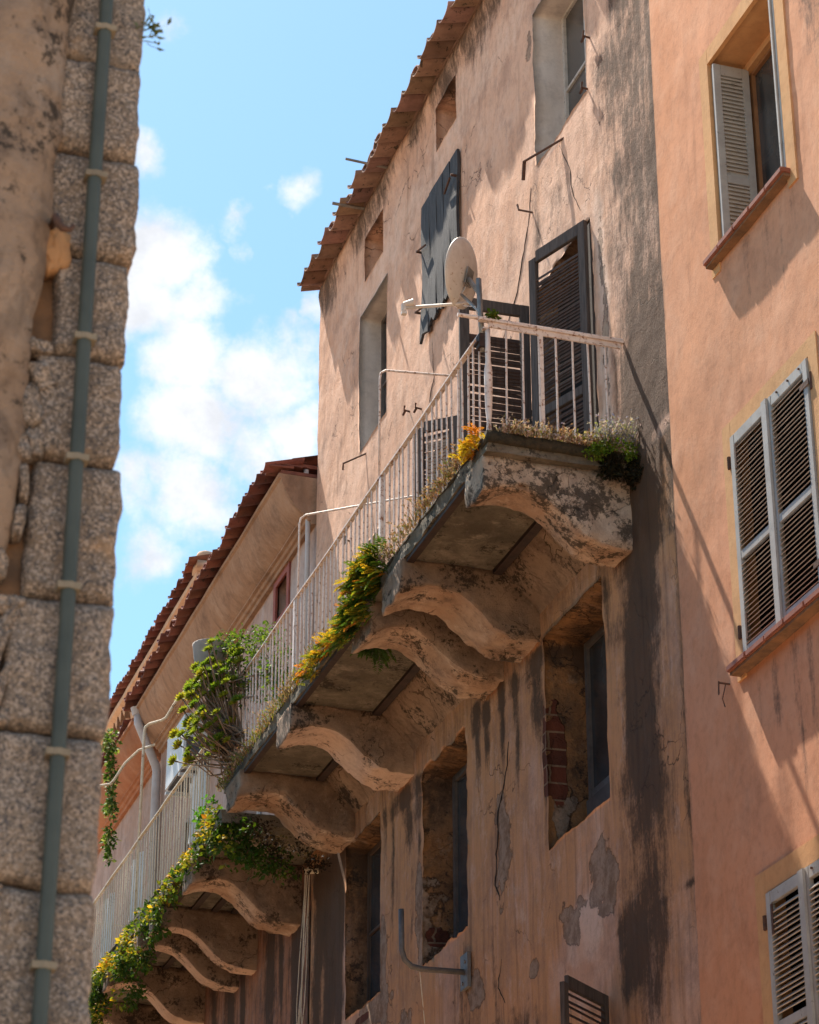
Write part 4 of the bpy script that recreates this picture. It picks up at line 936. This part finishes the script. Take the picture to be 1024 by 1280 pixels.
# thick plaster coat over the far left
def fn(u, v, w_):
    z = 2.6+4.2*w_
    xr = float(np.interp(z, [2.6, 3.5, 4.15, 4.3, 4.5, 4.8, 5.2, 5.45, 5.8, 6.1, 6.8], [.76, .77, .775, .82, .84, .845, .855, .865, .87, .88, .89]))+.012*mnoise.noise(Vector((z*6, 0, 0)))+.006*mnoise.noise(Vector((z*22, 3, 0)))
    x = -1.5+(xr+1.5)*u; rnd_ = .07*(1-min(1, (1-u)*16))**2
    dep = .03+.07*float(np.interp(z, [4.3, 5.0, 6.5], [.1, .6, 1.]))
    y = YS-.02-dep*(1-v)*(1-0) + rnd_*(1-v)+.05*v
    q = mnoise.noise_vector(Vector((x*4, y*4, z*2.5)))*.035+mnoise.noise_vector(Vector((x*13, y*13, z*10)))*.012+mnoise.noise_vector(Vector((x*40, y*40, z*40)))*.004
    return (x+q.x*.6*(u), y+q.y*(1-v), z)
lattice(fn, (130, 3, 240)).build('plaster_coat', M['rubble_plaster'], sb, smooth=True)
m_ = MB(); m_.tube([(.986+.002*math.sin(z*2), YS-.055, z) for z in [2.5+k*.25 for k in range(18)]], .0205, 16)
cd = m_.build('conduit', M['conduit'], sb, smooth=True)
for z in (6.09, 5.575, 5.04, 4.665, 4.285, 3.82, 3.265):
    m_ = MB(); n = 12; V = []; F = []
    for k in range(n+1):
        a = math.pi*2*k/n
        for (r_, dz) in ((.0245, -.009), (.0245, .009)): V.append((.986+math.cos(a)*r_, YS-.055+math.sin(a)*r_, z+dz))
    F = [(2*k, 2*k+2, 2*k+3, 2*k+1) for k in range(n)]; m_.add(V, F); m_.box((.955, YS-.075, z-.009), (1.017, YS-.03, z+.009)); m_.build('clip', M['clip'], cd)
m_ = MB(); m_.tube([(.875, YS-.02, 5.40), (.875, YS-.10, 5.39), (.880, YS-.11, 5.365), (.895, YS-.115, 5.345), (.915, YS-.115, 5.345), (.925, YS-.115, 5.362)], [.009, .011, .012, .011, .009, .006], 8)
m_.build('iron_hook', M['iron'], sb, smooth=True)
def fn(u, v, w_):
    a, c = u*2-1, w_*2-1; r_ = math.sqrt(a*a+c*c); q = mnoise.noise_vector(Vector((a*2, 3, c*2)))
    return (.895+a*.042*(1-.25*abs(c))+q.x*.016, YS-.022-.018*(1-v)*max(0, 1-r_*.75)+mnoise.noise(Vector((a*5, c*5, 1)))*.006*(1-v)+v*.06, 5.335+c*.075*(1-.2*abs(a))+q.z*.02)
lattice(fn, (14, 2, 14)).build('mortar_patch', simple('ochre_patch', (.42, .22, .10), (.36, .19, .09), 12, .95, .5, .01), sb, smooth=True)

# ================================================================== PLANTS
def jc(c, rnd, a=.25):
    k = rnd.uniform(1-a, 1+a); return (c[0]*k*rnd.uniform(.85, 1.15), c[1]*k, c[2]*k*rnd.uniform(.7, 1.3))
def leaf(mb, p, d, n, L, W, col, bend=.2):
    d = d.normalized(); s_ = d.cross(n)
    if s_.length < 1e-4: s_ = d.orthogonal()
    s_.normalize(); n = s_.cross(d)
    a = p; b_ = p+d*L*.5+s_*W*.5+n*bend*L*.15; c = p+d*L-n*bend*L*.3; e = p+d*L*.5-s_*W*.5+n*bend*L*.15; m_ = p+d*L*.5-n*.0
    mb.add([a, b_, c, e, m_], [(0, 1, 4), (1, 2, 4), (2, 3, 4), (3, 0, 4)], col)
def rv(rnd): 
    while True:
        v = Vector((rnd.uniform(-1, 1), rnd.uniform(-1, 1), rnd.uniform(-1, 1)))
        if .1 < v.length < 1: return v.normalized()
G1, G2, G3 = (.05, .10, .016), (.10, .15, .018), (.24, .25, .03); YL, ORr, BR = (.55, .36, .03), (.55, .20, .03), (.16, .075, .03)
def fern(mb, base, dirv, L, rnd, col, n=13, w=.28, droop=.9):
    d = dirv.normalized(); P = []; p = base.copy()
    for k in range(n+1):
        P.append(p.copy()); p = p+d*(L/n); d = (d+Vector((0, 0, -droop/n))).normalized()
    for k in range(1, n):
        t = k/n; d = (P[k+1]-P[k]).normalized(); s_ = d.cross(Vector((0, 0, 1)))
        if s_.length < .05: s_ = Vector((0, 1, 0))
        s_.normalize(); ll = L*w*(math.sin(math.pi*(t*.85+.12)))
        cc = jc(col, rnd, .2)
        for sg in (-1, 1):
            leaf(mb, P[k], s_*sg+d*.5+rv(rnd)*.15, rv(rnd)*.3+Vector((0, 0, 1)), ll, ll*.42, cc)
    return P
def fern_clump(name, spots, nf, L, colf, label, cat, group=None, seed=0, out=Vector((-1, -.1, .35)), spread=.9, droop=1.1, w=.3, nn=13):
    rnd = random.Random(seed); mb = MB(); c0 = Vector(spots[0])
    for i in range(nf):
        a = rnd.choice(spots); b_ = Vector(a)+Vector((rnd.uniform(-.05, .05), rnd.uniform(-.12, .12), rnd.uniform(-.04, .04)))
        d = out+rv(rnd)*spread
        fern(mb, b_, d, L*rnd.uniform(.55, 1.15), rnd, colf(b_, d, rnd), droop=droop*rnd.uniform(.6, 1.4), w=w, n=nn)
    o = mb.build(name, M['leaf'], None, recalc=False); tag(o, label, cat, group); return o
def colA(b_, d, rnd):
    t = rnd.random()
    if d.x < -1.1 and t < .45 or b_.y > 18.5 and t < .6: return rnd.choice((YL, ORr, G3, YL))
    return rnd.choice((G1, G1, G2, G2, G3)) if t < .9 else YL
sp_ = [(5.44, 17.45+.10*k, 9.95-.02*(k % 3)) for k in range(10)]+[(5.42, 17.55+.1*k, 10.12) for k in range(6)]+[(5.42, 17.8+.1*k, 9.75) for k in range(7)]
fern_clump('fern', sp_, 560, .19, colA, 'big bushy green fern with golden tips bursting through the railing of the upper balcony', 'fern', seed=1, w=.27)
fern_clump('fern', [(5.44, 18.7+.08*k, 9.93-.0*k) for k in range(14)], 130, .14, lambda b_, d, r_: r_.choice((YL, YL, G3, ORr, G2)), 'yellow fern trail along the balcony edge below the big fern', 'fern', 'ferns growing on the balconies', seed=2, droop=1.4)
fern_clump('fern', [(5.43, 15.12+.05*k, 9.99) for k in range(4)], 42, .15, lambda b_, d, r_: r_.choice((YL, ORr, YL)), 'small bright orange fern under the corner post of the railing', 'fern', 'ferns growing on the balconies', seed=3, out=Vector((-.7, -.3, .4)), droop=1.2)
fern_clump('fern', [(5.62+.04*k, 18.4+.05*k, 9.84) for k in range(6)], 46, .2, lambda b_, d, r_: r_.choice((G1, G1, G2)), 'dark fern hanging from the soffit beside the paired brackets', 'fern', 'ferns growing on the balconies', seed=4, out=Vector((0, 0, -1)), droop=.6)

def leafy(name, blobs, n, size, colf, mat='leaf', seed=0, twigs=0, parent=None):
    rnd = random.Random(seed); mb = MB(); tot = sum(b_[3]*b_[4]*b_[5] for b_ in blobs)**(1); wts = [(b_[3]*b_[4]*b_[5])**.75 for b_ in blobs]
    for i in range(n):
        b_ = rnd.choices(blobs, wts)[0]; v = rv(rnd)*(rnd.random()**.42)
        k = 1+.30*mnoise.noise(Vector((v.x*2.1+b_[0]*3, v.y*2.1+b_[1]*3, v.z*2.1+b_[2]*3)))
        p = Vector((b_[0]+v.x*b_[3]*k, b_[1]+v.y*b_[4]*k, b_[2]+v.z*b_[5]*k))
        if mnoise.noise(p*5.5+Vector((seed, 0, 0))) < -.12: continue
        d = (v*.8+rv(rnd)+Vector((-.2, 0, -.1))); L = size*rnd.uniform(.45, 1.5)
        leaf(mb, p, d, rv(rnd)+Vector((0, 0, 1)), L, L*.6, jc(colf(p, v, rnd), rnd), .5)
    if parent is None:
        for i in range(twigs):
            b_ = rnd.choice(blobs); v = rv(rnd); p = Vector(b_[:3]); mb.tube([p-Vector((-.05, 0, .1)), p+Vector((v.x*b_[3], v.y*b_[4], v.z*b_[5]))*.6, p+Vector((v.x*b_[3], v.y*b_[4], v.z*b_[5]))*1.05], [.006, .004, .002], 4, (.10, .06, .03))
    return mb.build(name, M[mat], parent, recalc=False)
# trailing vine along the edge of the lower balcony
VB = [(5.50, 23.15, 9.62, .14, .40, .26), (5.70, 22.95, 9.42, .28, .30, .24), (6.0, 22.95, 9.25, .30, .22, .18), (5.48, 23.6, 9.62, .12, .3, .2), (5.46, 24.1, 9.55, .12, .35, .17), (5.45, 24.7, 9.55, .11, .4, .15),
      (5.45, 25.3, 9.54, .11, .4, .16), (5.47, 25.7, 9.38, .12, .3, .22), (5.45, 26.2, 9.55, .12, .4, .18), (5.50, 26.6, 9.30, .14, .35, .26), (5.45, 27.1, 9.55, .11, .4, .15), (5.48, 27.5, 9.4, .12, .35, .18),
      (5.45, 28.0, 9.53, .12, .4, .15), (5.6, 27.7, 9.15, .16, .35, .2), (5.44, 28.7, 9.5, .12, .5, .2), (5.44, 29.3, 9.5, .13, .45, .22), (5.5, 29.0, 9.2, .15, .4, .2), (5.44, 30.0, 9.5, .12, .4, .2)]
def vcol(p, v, rnd):
    t = mnoise.noise(p*2.6)+rnd.uniform(-.25, .25)-.9*v.x*.35+.15*v.z
    if p.x > 5.62: t -= .5
    t += .06
    return G1 if t < .0 else (G2 if t < .22 else (G3 if t < .42 else (YL if t < .72 else ORr)))
o = leafy('vine', VB, 9000, .056, vcol, seed=5, twigs=50); tag(o, 'thick green and yellow vine tumbling along the lower balcony edge', 'vine')
# small green tuft on top of the lower balcony
o = leafy('leafy_tuft', [(5.55, 23.8, 10.02, .12, .3, .14)], 420, .05, lambda p, v, r_: (.10, .26, .03), seed=6); tag(o, 'bright green tuft standing on the lower balcony above the vine', 'plant')
# bush in a grey pot on the upper railing
bush = empty('potted_bush', (5.45, 22.4, 10.9), 'leafy green bush spilling from a grey pot at the far end of the upper railing', 'bush')
m_ = MB(); lathe(m_, (5.28, 22.85, 11.12), [(.10, 0), (.13, .05), (.16, .22), (.175, .34), (.18, .36), (.15, .36), (.14, .30)], 20); m_.build('pot', M['pot'], bush, smooth=True)
BB = [(5.42, 22.75, 11.42, .20, .35, .16), (5.50, 22.3, 11.25, .18, .35, .22), (5.55, 21.7, 11.10, .14, .35, .16), (5.48, 22.5, 11.0, .16, .32, .2), (5.55, 22.1, 10.8, .13, .3, .22), (5.60, 21.4, 10.75, .12, .35, .3), (5.58, 21.2, 10.4, .1, .4, .28), (5.30, 23.0, 11.45, .14, .2, .12)]
leafy('foliage', BB, 3900, .042, lambda p, v, r_: r_.choice(((.07, .13, .02), (.11, .18, .03), (.17, .23, .04), (.08, .14, .03))), seed=7, parent=bush)
m_ = MB(); rnd = random.Random(5)
for i in range(34):
    b_ = rnd.choice(BB); v = rv(rnd); m_.tube([(5.42+rnd.uniform(-.1, .1), 22.6+rnd.uniform(-.3, .3), 10.9), (b_[0], b_[1], b_[2]-.05), (b_[0]+v.x*b_[3]*1.15, b_[1]+v.y*b_[4]*1.15, b_[2]+v.z*b_[5]*1.15)], [.009, .006, .002], 5)
m_.build('stem', M['bark'], bush)
# tree succulent
su = empty('tree_succulent', (5.5, 22.7, 10.0), 'branching succulent with grey stems and yellow green rosettes leaning out past the railing', 'succulent')
ms = MB(); mr = MB(); rnd = random.Random(21)
def rosette(c, ax, r_, col):
    ax = ax.normalized(); s_ = ax.orthogonal().normalized(); q = ax.cross(s_)
    for ring, (nn, rr, el) in enumerate(((10, 1., .15), (9, .85, .6), (7, .65, 1.1), (5, .4, 2.2))):
        for k in range(nn):
            a = 2*math.pi*(k+.5*ring)/nn+rnd.uniform(-.1, .1); d = s_*math.cos(a)+q*math.sin(a)
            leaf(mr, c, d+ax*el, ax, r_*rr, r_*.5, jc(col, rnd, .15), -.6)
for i in range(125):
    base = Vector((5.52+rnd.uniform(-.05, .05), 22.55+rnd.uniform(-.45, .4), 10.05+rnd.uniform(0, .35)))
    t = rnd.random(); tip = Vector((rnd.uniform(4.98, 5.42), 22.45+rnd.uniform(-.35, .55), 10.22+1.02*rnd.random()))
    if tip.z > 10.95: tip.x = rnd.uniform(5.1, 5.45)
    mid = base.lerp(tip, .45)+Vector((rnd.uniform(-.02, .08), rnd.uniform(-.1, .1), rnd.uniform(-.14, .02)))
    ms.tube([base, base.lerp(mid, .5)+Vector((0, 0, -.03)), mid, mid.lerp(tip, .6)+Vector((0, 0, -.01)), tip], [.012, .010, .008, .007, .008], 6)
    rosette(tip, (tip-mid)+Vector((-.3, 0, .35)), rnd.uniform(.06, .092), rnd.choice(((.26, .30, .035), (.34, .33, .04), (.16, .24, .03), (.24, .30, .045))))
ms.build('stem', M['bark'], su, smooth=True); mr.build('rosettes', M['leaf'], su, recalc=False)
# creeper hanging beside the pale downpipe
IV = [(6.0+.0*k, 31.7-.02*k, 13.75-.13*k, .07+.03*math.sin(k*1.7), .14, .09) for k in range(15)]+[(6.02, 31.9, 13.78, .12, .3, .12)]
o = leafy('creeper', IV, 1300, .065, lambda p, v, r_: r_.choice(((.06, .11, .02), (.10, .17, .03), (.25, .30, .12))), seed=8, twigs=6)
o2 = o; tag(o2, 'thin green creeper hanging from the eaves beside the pale downpipe', 'creeper')
# dry weeds and flowers
def weeds(name, path, n, h, cols, label, group, seed, lean=(-.35, 0, .9), tufts=.3, heads=(.45, .30, .28)):
    rnd = random.Random(seed); mb = MB()
    for i in range(n):
        t = rnd.random()*(len(path)-1); k = int(t); p = Vector(path[k]).lerp(Vector(path[min(k+1, len(path)-1)]), t-k)+Vector((rnd.uniform(-.03, .03), rnd.uniform(-.03, .03), 0))
        d = Vector(lean)+rv(rnd)*.55; L = h*rnd.uniform(.3, 1.1); c = jc(rnd.choice(cols), rnd); q = p+d*L*.5; e = q+(d+rv(rnd)*.5+Vector((0, 0, -.25)))*L*.5; w_ = Vector((rnd.uniform(-1, 1), rnd.uniform(-1, 1), 0)).normalized()*.0035
        mb.add([p-w_, p+w_, q+w_*.8, q-w_*.8], [(0, 1, 2, 3)], c); mb.add([q-w_*.8, q+w_*.8, e], [(0, 1, 2)], c)
        for s_ in range(3 if rnd.random() < tufts else 1):
            leaf(mb, q.lerp(e, rnd.random()), rv(rnd)+d, rv(rnd), .028*rnd.uniform(.6, 1.4), .014, c, .3)
        if rnd.random() < tufts:
            for s_ in range(4): leaf(mb, e, rv(rnd), rv(rnd), .016, .012, jc(heads, rnd, .2), 0)
    o = mb.build(name, M['dry'], None, recalc=False); tag(o, label, 'weeds', group, 'stuff'); return o
PK = [(.34, .20, .15), (.40, .27, .19), (.28, .15, .11), (.22, .13, .07), (.20, .2, .06)]
weeds('dry_weeds', [(5.43, 15.3, 10.0), (5.42, 16.2, 10.0), (5.42, 17.4, 10.0)], 520, .10, PK, 'dry pinkish weeds growing along the near edge of the upper balcony', None, 1)
weeds('dry_weeds', [(5.43, 18.6, 9.98), (5.42, 20.5, 9.96), (5.42, 22.8, 9.9)], 700, .11, PK+[(.2, .24, .05), (.26, .26, .05)], 'dry weeds and grass along the far edge of the upper balcony', None, 2)
weeds('dry_weeds', [(5.55, 14.96, 10.02), (6.0, 14.95, 10.02), (6.5, 14.95, 10.0)], 480, .10, PK+[(.5, .4, .36), (.45, .35, .32)], 'dry flowering weeds along the end of the upper balcony above the lichened bracket', None, 3, lean=(0, -.3, .8), tufts=.6, heads=(.6, .45, .48))
o = leafy('herb_clump', [(6.40, 14.92, 9.99, .14, .10, .085), (6.52, 14.95, 10.0, .12, .12, .10), (6.28, 14.93, 9.97, .08, .08, .06)], 2000, .026, lambda p, v, r_: r_.choice(((.16, .26, .03), (.10, .18, .02), (.24, .30, .05))), seed=9)
tag(o, 'bright green herb clump at the balcony end against the wall', 'plant')
o = leafy('root_mat', [(6.43, 14.94, 9.87, .18, .07, .10), (6.58, 14.9, 9.82, .07, .1, .13)], 1500, .03, lambda p, v, r_: (.025, .022, .012), 'dry', seed=10); tag(o, 'dark matted roots hanging below the bright green herb clump', 'roots', None, 'stuff')
weeds('dry_weeds', [(6.3, 14.93, 10.03), (6.6, 14.93, 10.05)], 260, .16, [(.4, .36, .3), (.3, .3, .2), (.42, .36, .45)], 'pale stalks with mauve flowers behind the green herb clump', None, 4, lean=(0, -.2, 1), tufts=.8, heads=(.42, .36, .5))
o = leafy('moss_tuft', [(5.55, 15.08, 11.06, .05, .05, .035)], 170, .03, lambda p, v, r_: r_.choice((G2, G3)), seed=11); tag(o, 'tiny green tuft growing on the rail by the dish mast', 'plant')
o = leafy('creeping_roots', [(6.1, 22.6, 9.30, .25, .2, .14), (5.85, 22.5, 9.42, .2, .15, .12), (6.35, 22.7, 9.22, .2, .15, .1)], 1300, .035, lambda p, v, r_: (.035, .022, .015), 'dry', seed=13); tag(o, 'dark dead creeper matted under the last bracket of the upper balcony', 'creeper', None, 'stuff')
weeds('grass_tuft', [(1.105, 6.0, 6.185), (1.115, 6.0, 6.12)], 26, .06, [(.12, .14, .05), (.2, .2, .1)], 'thin grass blades sprouting from the top corner of the granite wall', None, 6, lean=(.6, -.2, .2), tufts=0)

# ================================================================== GROUND
b = MB(); b.box((-200, -200, -.2), (200, 300, 0)); gr = b.build('ground', simple('stone_paving', (.50, .37, .255), (.42, .30, .20), 2, .9, .4, .01)); tag(gr, kind='structure')

# ================================================================== LIGHT, SKY
sv = Vector((-1, 4.1, 7.5)).normalized()       # towards the sun
sun = bpy.data.lights.new('sun', 'SUN'); sun.energy = 5.0; sun.angle = R(.53); sun.color = (1, .90, .77)
so = bpy.data.objects.new('sun', sun); COL.objects.link(so); so.rotation_euler = (-sv).to_track_quat('-Z', 'Y').to_euler()
W = bpy.data.worlds.new('World'); scene.world = W; W.use_nodes = True; nt = W.node_tree; nt.nodes.clear()
class WT(NT):
    def __init__(s): s.t = nt; s.out = nt.nodes.new('ShaderNodeOutputWorld')
t = WT(); sky = t.n('TexSky', sky_type='NISHITA'); sky.sun_disc = False
sky.sun_elevation = math.asin(sv.z); sky.sun_rotation = math.atan2(sv.x, sv.y); sky.air_density = 1.0; sky.dust_density = .6; sky.ozone_density = 1.5
D = t.coord(kind='Generated')
dist = t.noise(D, 9, 3, .5)
warp = t.n('VectorMath', operation='ADD'); nz = t.n('TexNoise'); t.lk(D, nz.inputs[0]); nz.inputs['Scale'].default_value = 14; nz.inputs['Detail'].default_value = 6; nz.inputs['Roughness'].default_value = .6
sub_ = t.n('VectorMath', operation='SUBTRACT'); t.lk(nz.outputs[1], sub_.inputs[0]); sub_.inputs[1].default_value = (.5, .5, .5)
sc_ = t.n('VectorMath', operation='SCALE'); t.lk(sub_.outputs[0], sc_.inputs[0]); sc_.inputs[3].default_value = .045
t.lk(D, warp.inputs[0]); t.lk(sc_.outputs[0], warp.inputs[1])
def skydir(px, py):
    f = 3100; p_ = R(26); y_ = R(18)
    r_ = Vector((math.cos(y_), -math.sin(y_), 0)); F_ = Vector((math.sin(y_)*math.cos(p_), math.cos(y_)*math.cos(p_), math.sin(p_))); U_ = r_.cross(F_)
    return (F_+r_*((px-512)/f)-U_*((py-640)/f)).normalized()
mask = None
clouds = [(205, 300, 75, 1.), (185, 365, 75, 1.), (265, 360, 55, .8), (250, 440, 75, 1.), (320, 470, 85, 1.05), (365, 530, 55, .95), (250, 530, 80, 1.), (225, 610, 75, .95), (175, 680, 60, .85), (310, 560, 60, .8), (160, 600, 50, .8),
          (292, 262, 24, .62), (300, 292, 22, .6), (380, 240, 36, .68), (345, 232, 20, .5), (195, 185, 34, .66), (214, 38, 30, .5), (385, 395, 28, .35), (-60, 500, 200, .9), (700, 900, 200, .8), (60, 160, 120, .6)]
for (px, py, rad, amp) in clouds:
    c = skydir(px, py); dn = t.n('VectorMath', operation='DISTANCE'); t.lk(warp.outputs[0], dn.inputs[0]); dn.inputs[1].default_value = c
    v = t.math('MULTIPLY', t.ramp(dn.outputs['Value'], 0, rad*1.45/3350, 1, 0), amp)
    mask = v if mask is None else t.math('MAXIMUM', mask, v)
n1 = t.noise(D, 26, 12, .66); 
mk = t.math('ADD', mask, t.math('MULTIPLY', t.math('SUBTRACT', n1, .5), 2.3))
mk = t.math('MULTIPLY', mk, t.ramp(mask, .02, .25))
cm = t.ramp(mk, .10, .95)
shade = t.ramp(t.noise(D, 30, 8, .65), .3, .7, .78, 1.06)
cc = t.n('CombineXYZ')
for k, v in enumerate((1.0, 1.0, 1.03)): t.setin(cc, k, t.math('MULTIPLY', shade, 4.9*v))
skc = t.mix(1., sky.outputs[0], (.78, .99, .97), 'MULTIPLY')
col = t.mix(t.math('MULTIPLY', cm, .93), skc, cc.outputs[0])
bg = t.n('Background'); t.lk(col, bg.inputs[0]); bg.inputs[1].default_value = .085; t.lk(bg.outputs[0], t.out.inputs[0])

# ================================================================== CAMERA
cam = bpy.data.cameras.new('camera'); co = bpy.data.objects.new('camera', cam); COL.objects.link(co); scene.camera = co
cam.sensor_fit = 'HORIZONTAL'; cam.sensor_width = 36; cam.lens = 36*3100/1024; cam.clip_end = 1000
co.location = (0, 0, 1.6); co.rotation_euler = (R(90+26), 0, -R(18))
cam.dof.use_dof = True; cam.dof.focus_distance = 20.5; cam.dof.aperture_fstop = 8.5
scene.view_settings.view_transform = 'Standard'; scene.view_settings.look = 'None'; scene.view_settings.exposure = 1.42; scene.view_settings.gamma = 1
scene.cycles.max_bounces = 8; scene.cycles.diffuse_bounces = 5
